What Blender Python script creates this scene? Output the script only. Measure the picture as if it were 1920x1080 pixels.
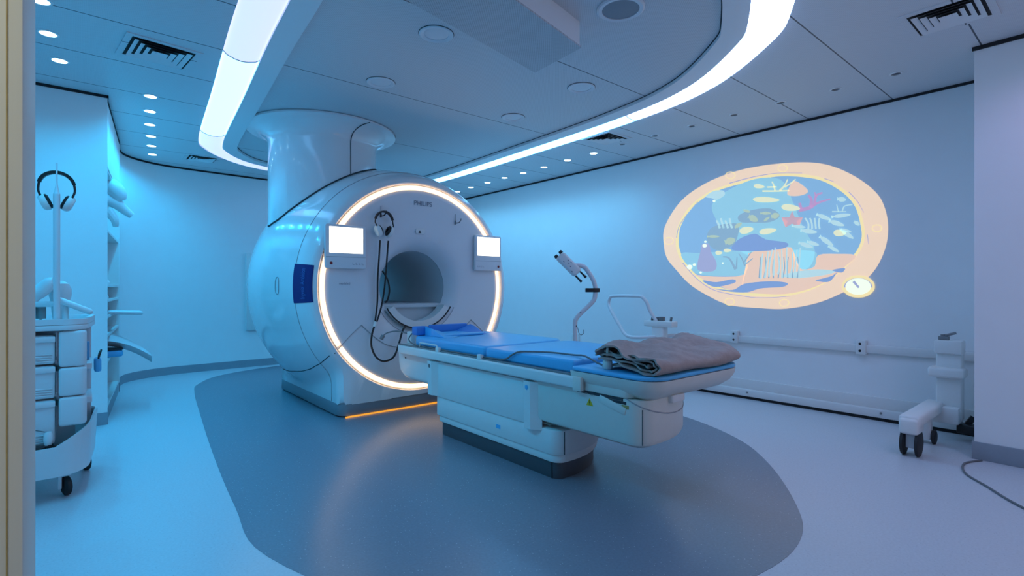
import bpy, bmesh, math, random
from mathutils import Vector, Matrix
random.seed(7)
PI = math.pi
SC = bpy.context.scene
COL = SC.collection
for o in list(bpy.data.objects):
    bpy.data.objects.remove(o)

# ------------------------------------------------------------------ camera, world, exposure
cam = bpy.data.cameras.new('camera'); cam.sensor_width = 36; cam.lens = 36*966/1920; cam.clip_start = 0.02
co = bpy.data.objects.new('camera', cam); COL.objects.link(co)
co.location = (0, 0, 1.12); co.rotation_euler = (PI/2, 0, -math.radians(40))
SC.camera = co
SC.view_settings.view_transform = 'Standard'; SC.view_settings.look = 'None'
SC.view_settings.exposure = 0.0; SC.view_settings.gamma = 1
w = bpy.data.worlds.new('world'); SC.world = w; w.use_nodes = True
w.node_tree.nodes['Background'].inputs[0].default_value = (.35, .5, 1, 1)
w.node_tree.nodes['Background'].inputs[1].default_value = 0.0

# cyan room lighting: each lit downlight (colour, watts), luminous ceiling band and its dimmer segments
SPOT_C = ((0, .51, 1.0), 25.0)
SPOT_L = ((0, .51, 1.0), 20.0)
SPOT_R = ((.15, .62, 1.0), 9.5)
FILL_N = ((.60, .50, 1.0), 9.0)  # lavender fill lamps added outside the view to tint the right side
RING_A = ((.36, .53, 1.0), 7.9)
RING_D = ((.15, .52, 1.0), 7.2)
RING_B = ((.56, .58, 1.0), 1.12)
RING_C = ((.18, .52, 1.0), 4.2)
def lamp(name, kind, loc, color, power, rot=(0, 0, 0), **k):
    l = bpy.data.lights.new(name, kind); l.color = color; l.energy = power
    for a, b in k.items(): setattr(l, a, b)
    o = bpy.data.objects.new(name, l); COL.objects.link(o); o.location = loc; o.rotation_euler = rot
    return o
# unseen warm area light added behind the camera to warm the table end
lamp('warm_fill_light', 'AREA', (2.5, -1.15, 1.55), (1, .72, .46), 5, (math.radians(88), 0, 0), shape='RECTANGLE', size=1.3, size_y=.7)

# corridor lamp by the open door, lighting the door frame
lamp('corridor_lamp', 'SPOT', (-.5, -.3, 2.2), (1, .98, .74), 36, (math.radians(52), 0, math.radians(-20)), spot_size=math.radians(52), spot_blend=.6, shadow_soft_size=.08)

# ------------------------------------------------------------------ materials
def mat(name, c, rough=.5, metal=0, emit=None, es=0, coat=0, noise=0, nscale=40, bump=0, bscale=200):
    m = bpy.data.materials.new(name); m.use_nodes = True
    nt = m.node_tree; b = nt.nodes['Principled BSDF']
    b.inputs['Base Color'].default_value = (*c, 1); b.inputs['Roughness'].default_value = rough
    b.inputs['Metallic'].default_value = metal
    if coat: b.inputs['Coat Weight'].default_value = coat; b.inputs['Coat Roughness'].default_value = .06
    if emit: b.inputs['Emission Color'].default_value = (*emit, 1); b.inputs['Emission Strength'].default_value = es
    tc = nt.nodes.new('ShaderNodeTexCoord')
    n = nt.nodes.new('ShaderNodeTexNoise'); n.inputs['Scale'].default_value = nscale; n.inputs['Detail'].default_value = 4
    nt.links.new(tc.outputs['Object'], n.inputs['Vector'])
    if noise:
        mx = nt.nodes.new('ShaderNodeMix'); mx.data_type = 'RGBA'
        mx.inputs[6].default_value = (*[v*(1-noise) for v in c], 1); mx.inputs[7].default_value = (*[min(1, v*(1+noise)) for v in c], 1)
        nt.links.new(n.outputs[0], mx.inputs[0]); nt.links.new(mx.outputs[2], b.inputs['Base Color'])
    if bump:
        n2 = nt.nodes.new('ShaderNodeTexNoise'); n2.inputs['Scale'].default_value = bscale
        nt.links.new(tc.outputs['Object'], n2.inputs['Vector'])
        bp = nt.nodes.new('ShaderNodeBump'); bp.inputs['Strength'].default_value = bump; bp.inputs['Distance'].default_value = .004
        nt.links.new(n2.outputs[0], bp.inputs['Height']); nt.links.new(bp.outputs[0], b.inputs['Normal'])
    return m

def speckle(name, c, spots, rough, amount=.07, scale=60):
    m = mat(name, c, rough); nt = m.node_tree; b = nt.nodes['Principled BSDF']
    tc = nt.nodes.new('ShaderNodeTexCoord'); v = nt.nodes.new('ShaderNodeTexVoronoi'); v.inputs['Scale'].default_value = scale
    nt.links.new(tc.outputs['Object'], v.inputs['Vector'])
    lt = nt.nodes.new('ShaderNodeMath'); lt.operation = 'LESS_THAN'; lt.inputs[1].default_value = .16
    nt.links.new(v.outputs['Distance'], lt.inputs[0])
    sx = nt.nodes.new('ShaderNodeSeparateColor'); nt.links.new(v.outputs['Color'], sx.inputs[0])
    g = nt.nodes.new('ShaderNodeMath'); g.operation = 'LESS_THAN'; g.inputs[1].default_value = amount*4
    nt.links.new(sx.outputs[0], g.inputs[0])
    mu = nt.nodes.new('ShaderNodeMath'); mu.operation = 'MULTIPLY'
    nt.links.new(lt.outputs[0], mu.inputs[0]); nt.links.new(g.outputs[0], mu.inputs[1])
    no = nt.nodes.new('ShaderNodeTexNoise'); no.inputs['Scale'].default_value = 90; no.inputs['Detail'].default_value = 5
    nt.links.new(tc.outputs['Object'], no.inputs['Vector'])
    m0 = nt.nodes.new('ShaderNodeMix'); m0.data_type = 'RGBA'
    m0.inputs[6].default_value = (*[x*.86 for x in c], 1); m0.inputs[7].default_value = (*[min(1, x*1.14) for x in c], 1)
    nt.links.new(no.outputs[0], m0.inputs[0])
    m1 = nt.nodes.new('ShaderNodeMix'); m1.data_type = 'RGBA'; m1.inputs[7].default_value = (*spots, 1)
    nt.links.new(mu.outputs[0], m1.inputs[0]); nt.links.new(m0.outputs[2], m1.inputs[6])
    nt.links.new(m1.outputs[2], b.inputs['Base Color'])
    return m

def ceiling_mat(name, c, step, off, hole):
    """painted metal ceiling panels: joints every step metres along Y, fine perforation"""
    m = mat(name, c, .45); nt = m.node_tree; b = nt.nodes['Principled BSDF']
    tc = nt.nodes.new('ShaderNodeTexCoord'); s = nt.nodes.new('ShaderNodeSeparateXYZ')
    nt.links.new(tc.outputs['Object'], s.inputs[0])
    def M(op, a, bb=None):
        n = nt.nodes.new('ShaderNodeMath'); n.operation = op
        for i, v in enumerate((a, bb)):
            if v is None: continue
            if isinstance(v, (int, float)): n.inputs[i].default_value = v
            else: nt.links.new(v, n.inputs[i])
        return n.outputs[0]
    fr = M('FRACT', M('DIVIDE', M('SUBTRACT', s.outputs[1], off-50*step), step))
    joint = M('LESS_THAN', fr, .009/step)
    k = 2*PI/.016
    dots = M('GREATER_THAN', M('MULTIPLY', M('SINE', M('MULTIPLY', s.outputs[0], k)), M('SINE', M('MULTIPLY', s.outputs[1], k))), .35)
    m0 = nt.nodes.new('ShaderNodeMix'); m0.data_type = 'RGBA'
    m0.inputs[6].default_value = (*c, 1); m0.inputs[7].default_value = (*[x*hole for x in c], 1)
    nt.links.new(dots, m0.inputs[0])
    m1 = nt.nodes.new('ShaderNodeMix'); m1.data_type = 'RGBA'; m1.inputs[7].default_value = (.07, .08, .1, 1)
    nt.links.new(joint, m1.inputs[0]); nt.links.new(m0.outputs[2], m1.inputs[6])
    nt.links.new(m1.outputs[2], b.inputs['Base Color'])
    return m

WALL = mat('wall_paint', (.87, .88, .89), .6, noise=.02, nscale=6, bump=.08, bscale=120)
CEIL = ceiling_mat('ceiling_panel', (.70, .72, .75), .65, 1.25, .86)
CLOUD = ceiling_mat('perforated_ceiling_panel', (.66, .68, .71), 1.3, 2.56, .78)
PERF = ceiling_mat('perforated_housing_sheet', (.56, .58, .61), 9.0, 5.0, .62)
LIP = mat('ceiling_lip_paint', (.8, .82, .84), .4)
FLOOR = speckle('light_vinyl', (.60, .62, .66), (.42, .43, .47), .38, .05, 90)
INLAY = speckle('blue_grey_vinyl', (.195, .235, .29), (.42, .46, .51), .27, .06, 80)
SKIRT = mat('grey_skirting_vinyl', (.30, .33, .38), .45, noise=.04)
BLACK = mat('black_gap', (.008, .009, .012), .7, noise=.1)
GLOSS = mat('glossy_white_shell', (.83, .84, .86), .16, coat=.5, noise=.01, nscale=5)
FACE = mat('satin_white_shell', (.80, .80, .83), .3, noise=.01, nscale=5)
BORE = mat('bore_liner', (.58, .64, .67), .35, noise=.02, nscale=8)
WHITE = mat('white_plastic', (.80, .80, .79), .38, noise=.02, nscale=20)
CREAM = mat('cream_plastic', (.76, .74, .68), .4, noise=.02, nscale=20)
CARTW = mat('white_cart_plastic', (.74, .76, .78), .42, noise=.02, nscale=20)
TUBEW = mat('white_powder_coat', (.74, .74, .77), .35, noise=.02, nscale=30)
SEAM = mat('seam_shadow_gap', (.04, .05, .06), .8, noise=.1)
SOFTSEAM = mat('soft_seam', (.36, .38, .41), .6, noise=.05)
PLINTH = mat('dark_plinth', (.065, .075, .09), .42, noise=.06)
PLINTHG = mat('grey_plinth', (.22, .25, .29), .4, noise=.04)
DARK = mat('black_plastic', (.012, .012, .014), .4, noise=.1)
RUBBER = mat('black_rubber', (.018, .018, .02), .6, noise=.1)
GREY = mat('grey_plastic', (.22, .23, .24), .5, noise=.05)
CABLE = mat('grey_cable', (.16, .17, .18), .5, noise=.05)
METAL = mat('brushed_metal', (.45, .46, .48), .3, 1, noise=.05)
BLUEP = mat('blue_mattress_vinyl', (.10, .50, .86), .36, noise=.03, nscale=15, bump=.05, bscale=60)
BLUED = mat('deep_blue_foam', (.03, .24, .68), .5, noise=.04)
BLUEM = mat('navy_plaque', (.003, .012, .15), .3, noise=.05)
TEXTG = mat('grey_lettering', (.16, .18, .24), .4, noise=.02)
TEXTB = mat('pale_blue_lettering', (.05, .14, .42), .4, noise=.02)
BLANK = mat('taupe_quilt', (.42, .33, .30), .9, noise=.2, nscale=22, bump=1.0, bscale=45)
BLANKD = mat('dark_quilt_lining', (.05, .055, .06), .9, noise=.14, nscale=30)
JAMB = mat('cream_door_frame_paint', (.70, .68, .58), .5, noise=.02, nscale=12)
RUST = mat('amber_stained_edge', (.42, .30, .10), .6, noise=.3, nscale=60)
YEL = mat('warning_yellow', (.75, .52, .02), .5, noise=.03)
RED = mat('red_button', (.25, .01, .02), .4, noise=.03)
LITE = mat('spot_lens_lit', (.8, .9, 1), .4, emit=(.6, .95, 1.0), es=9)
OFF = mat('spot_lens_off', (.05, .055, .07), .3, noise=.05)
LENS = mat('opal_downlight', (.72, .74, .78), .35, noise=.02)
GRILLE = mat('speaker_grille', (.26, .30, .34), .6, noise=.2, nscale=400)
BANDA = mat('luminous_diffuser', (.8, .8, .85), .5, emit=RING_A[0], es=RING_A[1])
BANDC = mat('luminous_diffuser_left', (.8, .8, .85), .5, emit=RING_C[0], es=RING_C[1])
BANDD = mat('luminous_diffuser_far', (.8, .8, .85), .5, emit=RING_D[0], es=RING_D[1])
BANDB = mat('luminous_diffuser_dim', (.8, .8, .85), .5, emit=RING_B[0], es=RING_B[1])
WARM = mat('warm_ring_light', (1, .9, .8), .5, emit=(1, .64, .31), es=2.9)
AMBER = mat('amber_strip_light', (1, .5, .1), .5, emit=(1, .36, .015), es=.85)
SCREEN = mat('lit_screen', (.9, .9, .85), .3, emit=(1, .93, .72), es=2.2)
SCREENT = mat('screen_icon', (.5, .7, .6), .4, emit=(.62, .85, .70), es=.9)

# ------------------------------------------------------------------ helpers
def B(): return bmesh.new()
def obj(name, bm, m, parent=None, local=False, ang=32):
    me = bpy.data.meshes.new(name)
    bmesh.ops.recalc_face_normals(bm, faces=bm.faces)
    bm.to_mesh(me); bm.free()
    for p in me.polygons: p.use_smooth = True
    me.set_sharp_from_angle(angle=math.radians(ang))
    for x in (m if isinstance(m, (list, tuple)) else [m]): me.materials.append(x)
    o = bpy.data.objects.new(name, me); COL.objects.link(o)
    if parent is not None:
        o.parent = parent
        if not local and parent.type == 'EMPTY': o.location = -parent.location
    return o
def tag(o, label=None, cat=None, group=None, kind=None):
    if label: o['label'] = label
    if cat: o['category'] = cat
    if group: o['group'] = group
    if kind: o['kind'] = kind
    return o
def thing(name, label, cat, loc=(0, 0, 0), rot=(0, 0, 0), group=None):
    o = bpy.data.objects.new(name, None); COL.objects.link(o); o.empty_display_size = .1
    o.location = loc; o.rotation_euler = rot
    return tag(o, label, cat, group)
def struct(name, bm, m, parent=None, **k):
    o = obj(name, bm, m, parent, **k); o['kind'] = 'structure' if parent is None else ''
    if parent is not None: del o['kind']
    return o
def dup(root, loc, label=None, group=None):
    r = root.copy(); COL.objects.link(r); r.location = loc
    if label: r['label'] = label
    if group: r['group'] = group
    for ch in root.children:
        c = ch.copy(); COL.objects.link(c); c.parent = r
        for g in ch.children:
            d = g.copy(); COL.objects.link(d); d.parent = c
    return r
def box(bm, x0, x1, y0, y1, z0, z1, bev=0, seg=2, M=None):
    vs = [bm.verts.new((x, y, z)) for x in (x0, x1) for y in (y0, y1) for z in (z0, z1)]
    fs = [bm.faces.new([vs[i] for i in q]) for q in ((0, 1, 3, 2), (4, 6, 7, 5), (0, 4, 5, 1), (2, 3, 7, 6), (0, 2, 6, 4), (1, 5, 7, 3))]
    if bev:
        es = list({e for f in fs for e in f.edges})
        r = bmesh.ops.bevel(bm, geom=es, offset=bev, segments=seg, affect='EDGES', profile=.5)
        vs = list({v for f in r['faces'] for v in f.verts} | {v for v in vs if v.is_valid})
    if M is not None: bmesh.ops.transform(bm, matrix=M, verts=[v for v in vs if v.is_valid])
    return bm
def smooth_path(pts, n=6, closed=False):
    P = [Vector(p) for p in pts]; out = []
    N = len(P)
    for i in range(N if closed else N-1):
        if closed: a, b, c, d = P[(i-1) % N], P[i], P[(i+1) % N], P[(i+2) % N]
        else: a, b, c, d = P[max(i-1, 0)], P[i], P[i+1], P[min(i+2, N-1)]
        for k in range(n):
            t = k/n
            out.append(.5*((2*b)+(c-a)*t+(2*a-5*b+4*c-d)*t*t+(3*b-a-3*c+d)*t**3))
    if not closed: out.append(P[-1])
    return out
def tube(bm, pts, r, sides=8, smooth=6, closed=False, caps=True):
    P = smooth_path(pts, smooth, closed) if smooth else [Vector(p) for p in pts]
    N = len(P); rings = []
    up = Vector((0, 0, 1)); prev = None
    for i, p in enumerate(P):
        if closed: t = (P[(i+1) % N]-P[i-1])
        else: t = (P[min(i+1, N-1)]-P[max(i-1, 0)])
        if t.length < 1e-9: t = Vector((0, 0, 1))
        t.normalize()
        if prev is None:
            u = t.orthogonal().normalized()
        else:
            u = (prev-t*prev.dot(t))
            u = u.normalized() if u.length > 1e-6 else t.orthogonal().normalized()
        prev = u; v = t.cross(u)
        rr = r(i/(N-1)) if callable(r) else r
        rings.append([bm.verts.new(p+(u*math.cos(2*PI*k/sides)+v*math.sin(2*PI*k/sides))*rr) for k in range(sides)])
    for i in range(N if closed else N-1):
        a, b = rings[i], rings[(i+1) % N]
        for k in range(sides): bm.faces.new((a[k], a[(k+1) % sides], b[(k+1) % sides], b[k]))
    if caps and not closed: bm.faces.new(rings[0]); bm.faces.new(rings[-1][::-1])
    return bm
def lathe(bm, prof, loc=(0, 0, 0), n=40, axis='Z', M=None):
    """prof: (r, h) pairs about an axis"""
    rings = []; new = []
    for r, h in prof:
        ring = []
        for k in range(1 if r < 1e-6 else n):
            a = 2*PI*k/n; c, s = r*math.cos(a), r*math.sin(a)
            p = {'Z': (c, s, h), 'Y': (c, h, s), 'X': (h, c, s)}[axis]
            v = bm.verts.new(Vector(p)); ring.append(v); new.append(v)
        rings.append(ring)
    for a, b in zip(rings, rings[1:]):
        if len(a) == 1 and len(b) == 1: continue
        for k in range(n):
            k2 = (k+1) % n
            if len(a) == 1: bm.faces.new((a[0], b[k], b[k2]))
            elif len(b) == 1: bm.faces.new((a[k], a[k2], b[0]))
            else: bm.faces.new((a[k], a[k2], b[k2], b[k]))
    bmesh.ops.transform(bm, matrix=Matrix.Translation(loc) @ (M or Matrix()), verts=new)
    return bm
def prism(bm, out, z0, z1, bev=0, seg=2):
    """outline (x, y) extruded in z with a rounded top and bottom rim"""
    n = len(out); rows = []
    if bev:
        prs = [(bev*(1-math.sin(PI/2*i/seg)), z0+bev*(1-math.cos(PI/2*i/seg))) for i in range(seg+1)]
        prs += [(bev*(1-math.cos(PI/2*i/seg)), z1-bev*(1-math.sin(PI/2*i/seg))) for i in range(seg+1)]
    else: prs = [(0, z0), (0, z1)]
    P = [Vector(p) for p in out]
    ar = sum(P[i].x*P[(i+1) % n].y-P[(i+1) % n].x*P[i].y for i in range(n))
    sg = 1 if ar > 0 else -1
    nor = []
    for i in range(n):
        t = (P[(i+1) % n]-P[i-1]).normalized(); nor.append(Vector((-t.y, t.x))*sg)
    for ins, z in prs:
        rows.append([bm.verts.new((P[i].x+nor[i].x*ins, P[i].y+nor[i].y*ins, z)) for i in range(n)])
    for a, b in zip(rows, rows[1:]):
        for k in range(n): bm.faces.new((a[k], a[(k+1) % n], b[(k+1) % n], b[k]))
    bm.faces.new(rows[0][::-1]); bm.faces.new(rows[-1])
    return bm
def rrect(x0, x1, y0, y1, r, n=6):
    """rounded rectangle; r = one radius or (x0y0, x1y0, x1y1, x0y1)"""
    R = (r,)*4 if isinstance(r, (int, float)) else r
    out = []
    for (cx, cy, a0), q in zip(((x0, y0, PI), (x1, y0, 1.5*PI), (x1, y1, 0), (x0, y1, PI/2)), R):
        px = cx+q if cx == x0 else cx-q; py = cy+q if cy == y0 else cy-q
        m = max(n, int(q*40))
        for i in range(m+1):
            a = a0+PI/2*i/m; out.append((px+q*math.cos(a), py+q*math.sin(a)))
    return out
def offset(out, d):
    P = [Vector(p) for p in out]; n = len(P); r = []
    ar = sum(P[i].x*P[(i+1) % n].y-P[(i+1) % n].x*P[i].y for i in range(n)); sg = 1 if ar > 0 else -1
    for i in range(n):
        t = (P[(i+1) % n]-P[i-1]).normalized(); r.append((P[i].x-t.y*sg*d, P[i].y+t.x*sg*d))
    return r
def strip(bm, A, Bq):
    """closed band between two equal-length loops of 3D points"""
    a = [bm.verts.new(p) for p in A]; b = [bm.verts.new(p) for p in Bq]; n = len(a)
    for k in range(n): bm.faces.new((a[k], a[(k+1) % n], b[(k+1) % n], b[k]))
    return bm
def text_bm(s, size, f, align='CENTER', depth=0):
    """lettering as a mesh; f maps a flat (x, y) to a 3D point"""
    cu = bpy.data.curves.new('lettering', 'FONT'); cu.body = s; cu.size = size; cu.align_x = align; cu.resolution_u = 3
    t = bpy.data.objects.new('lettering', cu); COL.objects.link(t)
    dg = bpy.context.evaluated_depsgraph_get(); dg.update()
    me = bpy.data.meshes.new_from_object(t.evaluated_get(dg))
    bm = B(); bm.from_mesh(me)
    for v in bm.verts: v.co = Vector(f(v.co.x, v.co.y))
    bpy.data.objects.remove(t); bpy.data.meshes.remove(me)
    return bm
ORD = ['first', 'second', 'third', 'fourth', 'fifth', 'sixth', 'seventh', 'eighth', 'ninth', 'tenth']

# ------------------------------------------------------------------ room shell
ZC = 2.70
b = B(); box(b, -1.5, 5.5, -1.2, 8.4, -.1, 0); floor = struct('floor', b, FLOOR)
inl = [(.60, 2.3), (.61, 2.94), (.69, 3.97), (.81, 5.2), (.94, 6.4), (1.06, 6.95), (1.43, 7.5), (2.3, 7.85), (3.3, 7.7), (3.95, 7.0), (4.12, 6.0), (4.18, 4.6), (4.15, 3.3),
       (4.04, 2.5), (3.76, 1.88), (3.36, 1.46), (2.81, 1.08), (2.45, .93), (2.05, .92), (1.5, 1.05), (.95, 1.45)]
b = B(); prism(b, [(p.x, p.y) for p in smooth_path([(x, y, 0) for x, y in inl], 6, True)], 0, .0015)
obj('floor_inlay', b, INLAY, floor)

# plan of the light band and the dropped ceiling inside it
band = [(.63, 2.0), (.667, 3.13), (.81, 4.7), (.955, 6.25), (1.09, 6.74), (1.43, 7.17), (1.895, 7.38), (2.6, 7.44), (3.4, 7.36), (3.95, 7.0), (4.13, 6.4), (4.10, 4.43), (4.02, 2.9),
        (3.83, 2.1), (3.42, 1.48), (3.10, 1.22), (2.5, .95), (1.8, .9), (1.05, 1.2)]
bo = [(p.x, p.y) for p in smooth_path([(x, y, 0) for x, y in band], 14, True)]
bi = offset(bo, .225); bl = offset(bo, .37)
# outer ceiling: plate with the band outline cut out
b = B()
outer = [(-1.5, -1.2), (5.5, -1.2), (5.5, 8.4), (-1.5, 8.4)]
vo = [b.verts.new((x, y, ZC)) for x, y in outer]; vi = [b.verts.new((x, y, ZC)) for x, y in bo]
es = [b.edges.new((vo[i], vo[(i+1) % 4])) for i in range(4)] + [b.edges.new((vi[i], vi[(i+1) % len(vi)])) for i in range(len(vi))]
bmesh.ops.triangle_fill(b, use_beauty=True, use_dissolve=False, edges=es)
b.faces.ensure_lookup_table()
def inside(p, poly):
    c = False; n = len(poly)
    for i in range(n):
        x1, y1 = poly[i]; x2, y2 = poly[i-1]
        if (y1 > p[1]) != (y2 > p[1]) and p[0] < (x2-x1)*(p[1]-y1)/(y2-y1)+x1: c = not c
    return c
bad = [f for f in b.faces if inside(f.calc_center_median(), bo)]
bmesh.ops.delete(b, geom=bad, context='FACES')
r = bmesh.ops.extrude_face_region(b, geom=list(b.faces))
bmesh.ops.translate(b, vec=(0, 0, .12), verts=[v for v in r['geom'] if isinstance(v, bmesh.types.BMVert)])
ceil = struct('ceiling', b, CEIL)
b = B(); prism(b, bl, ZC+.012, ZC+.10); obj('perforated_panel', b, CLOUD, ceil)
b = B()
strip(b, [(x, y, ZC-.018) for x, y in bi], [(x, y, ZC-.018) for x, y in bl])
strip(b, [(x, y, ZC-.018) for x, y in bl], [(x, y, ZC+.03) for x, y in bl])
strip(b, [(x, y, ZC-.018) for x, y in bi], [(x, y, ZC+.08) for x, y in bi])
obj('panel_lip', b, LIP, ceil)
b = B(); tube(b, [(x, y, ZC+.011) for x, y in offset(bo, .373)], .004, 6, 0, True); obj('panel_joint', b, SEAM, ceil)
# luminous band: bulging diffusers, one per segment
nb = len(bo)
root = thing('light_band', 'long glowing white light band looping round the lowered ceiling above the scanner', 'ceiling light', (2.4, 4, ZC))
def near(px, py): return min(range(nb), key=lambda i: (bo[i][0]-px)**2+(bo[i][1]-py)**2)
cuts = sorted([near(.72, 3.9), near(.93, 5.95), near(2.6, 7.44), near(4.08, 6.0), near(4.02, 2.9), near(1.8, .9)])
secs = [(0, 0.02), (.12, -.008), (.32, -.026), (.5, -.033), (.68, -.03), (.88, -.018), (1, .0)]
def seg(i0, i1, m):
    b = B(); rows = []
    for i in range(i0, i1+1):
        k = i % nb
        rows.append([b.verts.new((bo[k][0]+(bi[k][0]-bo[k][0])*t, bo[k][1]+(bi[k][1]-bo[k][1])*t, ZC+dz)) for t, dz in secs])
    for a, c in zip(rows, rows[1:]):
        for j in range(len(secs)-1): b.faces.new((a[j], a[j+1], c[j+1], c[j]))
    return obj('diffuser', b, m, root, ang=60)
for q in range(len(cuts)):
    i0 = cuts[q]; i1 = cuts[(q+1) % len(cuts)]
    if i1 <= i0: i1 += nb
    mid = bo[((i0+i1)//2) % nb]
    dim = (mid[0] < 1.3 and mid[1] < 3.6) or (1.0 < mid[0] < 2.2 and mid[1] > 6.7)
    seg(i0, i1, BANDB if dim else BANDC if mid[0] < 1.3 else BANDD if mid[1] > 3.2 else BANDA)
for k in cuts:
    b = B(); tube(b, [(bo[k][0]+(bi[k][0]-bo[k][0])*t, bo[k][1]+(bi[k][1]-bo[k][1])*t, ZC+dz-.001) for t, dz in secs], .004, 6, 0); obj('diffuser_joint', b, SOFTSEAM, root)

XR = 5.22
def wall(name, x0, x1, y0, y1, z0=0, z1=ZC+.1): b = B(); box(b, x0, x1, y0, y1, z0, z1); return struct(name, b, WALL)
wr = wall('wall_right', XR, XR+.15, -1.2, 8.4)
wall('wall_front', -1.5, 5.5, -1.25, -1.2)
wall('wall_left', -1.55, -1.5, -1.2, 8.4)
wall('wall_entrance', -1.5, -.075, 1.0, 1.12)
# back wall with the rounded left corner
def back_pts(off=0):
    P = [(.33-off*.2, 7.0), (.355, 7.42-off*.6), (.46, 7.68-off*.9), (.70, 7.88-off), (1.0, 7.96-off), (1.6, 8.0-off), (2.4, 8.02-off), (5.25, 8.02-off)]
    return [(p.x, p.y) for p in smooth_path([(x, y, 0) for x, y in P], 6)]
def sheet(bm, pts, z0, z1, th, closed=False):
    n = len(pts); q = []
    for i in range(n):
        a = Vector(pts[max(i-1, 0)]); c = Vector(pts[min(i+1, n-1)]); t = (c-a).normalized(); q.append((pts[i][0]-t.y*th, pts[i][1]+t.x*th))
    V = [[bm.verts.new((x, y, z)) for x, y in L] for L, z in ((pts, z0), (pts, z1), (q, z1), (q, z0))]
    for r in range(4):
        a, c = V[r], V[(r+1) % 4]
        for i in range(n-1): bm.faces.new((a[i], a[i+1], c[i+1], c[i]))
    bm.faces.new([V[r][0] for r in range(4)]); bm.faces.new([V[r][-1] for r in range(4)][::-1])
    return bm
BP = back_pts()
b = B(); sheet(b, BP, 0, ZC+.1, .15); struct('wall_back', b, WALL)
b = B(); sheet(b, [(x+.002, y-.012) for x, y in BP], 0, .10, .014); struct('baseboard_back', b, SKIRT)
b = B(); sheet(b, [(x+.004, y-.012) for x, y in BP], ZC-.020, ZC, .014); struct('trim_back', b, BLACK)
b = B(); box(b, XR-.012, XR+.01, .64, 8.1, ZC-.02, ZC); struct('trim_right', b, BLACK)
# wall base channel along the right wall: plinth with a shadow gap below
b = B(); box(b, XR-.02, XR+.01, .64, 8.0, .09, .19, .004); box(b, XR-.075, XR+.01, .64, 8.0, .028, .095, .005)
ch = struct('baseboard_right', b, WHITE)
b = B(); box(b, XR-.06, XR+.01, .64, 8.0, 0, .03); obj('shadow_gap', b, BLACK, ch)
for y in (2.45, 1.32):
    b = B(); lathe(b, [(0, 0), (.009, 0), (.009, .006), (0, .008)], (XR-.077, y, .07), 12, 'X', Matrix.Rotation(PI, 4, 'Z')); obj('bolt', b, GREY, ch)
# pillar at the right edge
pl = wall('wall_pillar', 4.50, XR+.1, -1.0, .64)
b = B(); box(b, 4.488, 4.50, -1.0, .652, 0, .115, .003); box(b, 4.49, XR, .64, .652, 0, .115); struct('baseboard_pillar', b, SKIRT)
b = B(); box(b, 4.49, 4.50, -1.0, .65, ZC-.025, ZC); struct('trim_pillar', b, BLACK)
# wall bumper rail
b = B(); box(b, XR-.035, XR, .66, 3.15, .56, .632, .012); tube(b, [(XR-.02, 3.15, .597), (XR-.03, 3.24, .597)], .03, 8, 2)
tag(obj('wall_bumper_rail', b, WHITE), 'long pale bumper rail fixed along the right wall below the projection', 'rail')
# partition block at the left, before the shelving niche
wb = wall('wall_block', -1.5, .175, 5.38, 5.46)
b = B(); box(b, -1.5, .178, 5.372, 5.38, 0, .10); struct('baseboard_block', b, SKIRT)
b = B(); box(b, -1.5, .18, 5.37, 5.385, ZC-.021, ZC); box(b, .17, .182, 5.37, 5.48, ZC-.021, ZC); struct('trim_block', b, BLACK)
b = B()
q = [(.175, 5.46), (.33, 7.02)]
sheet(b, q, 2.14, ZC+.1, .06); struct('wall_niche', b, WALL)
b = B(); sheet(b, [(x+.004, y) for x, y in q], ZC-.025, ZC, .012); struct('trim_niche', b, BLACK)
# entrance door frame close to the lens
b = B(); box(b, -.34, -.0545, .90, 1.13, 0, 2.5, .004)
df = struct('door_1', b, JAMB)
b = B(); box(b, -.34, -.0705, .8985, .901, 0, 2.5); obj('door_stop', b, JAMB, df)
b = B(); box(b, -.0705, -.0690, .8978, .90, 0, 2.5); obj('seal', b, RUST, df)
# wall cover panel behind the scanner
b = B(); box(b, 1.80, 2.7, 7.975, 8.02, .52, 1.62, .008); tag(obj('wall_cover_panel', b, WHITE), 'flat white cover panel on the back wall behind the scanner', 'panel')

# ------------------------------------------------------------------ ceiling fittings
def spot(x, y, lit, label, group, beam=None):
    t = thing('ceiling_spotlight', label, 'spotlight', (x, y, ZC), group=group)
    if lit: lathe_r = .043
    else: lathe_r = .03
    b = B(); lathe(b, [(lathe_r+.012, .004), (lathe_r+.012, -.003), (lathe_r, -.006), (lathe_r-.001, .004)], n=28); obj('rim', b, LIP, t, True)
    b = B(); lathe(b, [(lathe_r, .0), (lathe_r*.7, -.004), (0, -.005)], n=24); obj('lens', b, LITE if lit else OFF, t, True)
    if lit:
        l = lamp('spot_beam', 'SPOT', (0, 0, -.03), beam[0], beam[1], (0, 0, 0), spot_size=math.radians(150), spot_blend=.9, shadow_soft_size=.04)
        l.parent = t
    return t
L1 = [(-.167, 3.83), (-.15, 4.295), (-.106, 4.755)]
L0 = [(-.18, 3.37), (-.19, 2.91), (-.20, 2.45), (-.21, 1.99)]
L2 = [(.446, 5.16), (.48, 5.6), (.519, 6.055), (.567, 6.515), (.61, 6.95), (.659, 7.385)]
for i, p in enumerate(L1): spot(*p, True, ['lit spotlight at the very top left, cut by the frame edge', 'lit spotlight over the white cart, middle of three', 'lit spotlight nearest the left partition block, last of three'][i], 'lit spotlights over the cart', SPOT_C)
for i, p in enumerate(L0): spot(*p, True, f'{ORD[i]} lit spotlight over the cart towards the entrance, outside the picture', 'lit spotlights over the cart', SPOT_C)
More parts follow.
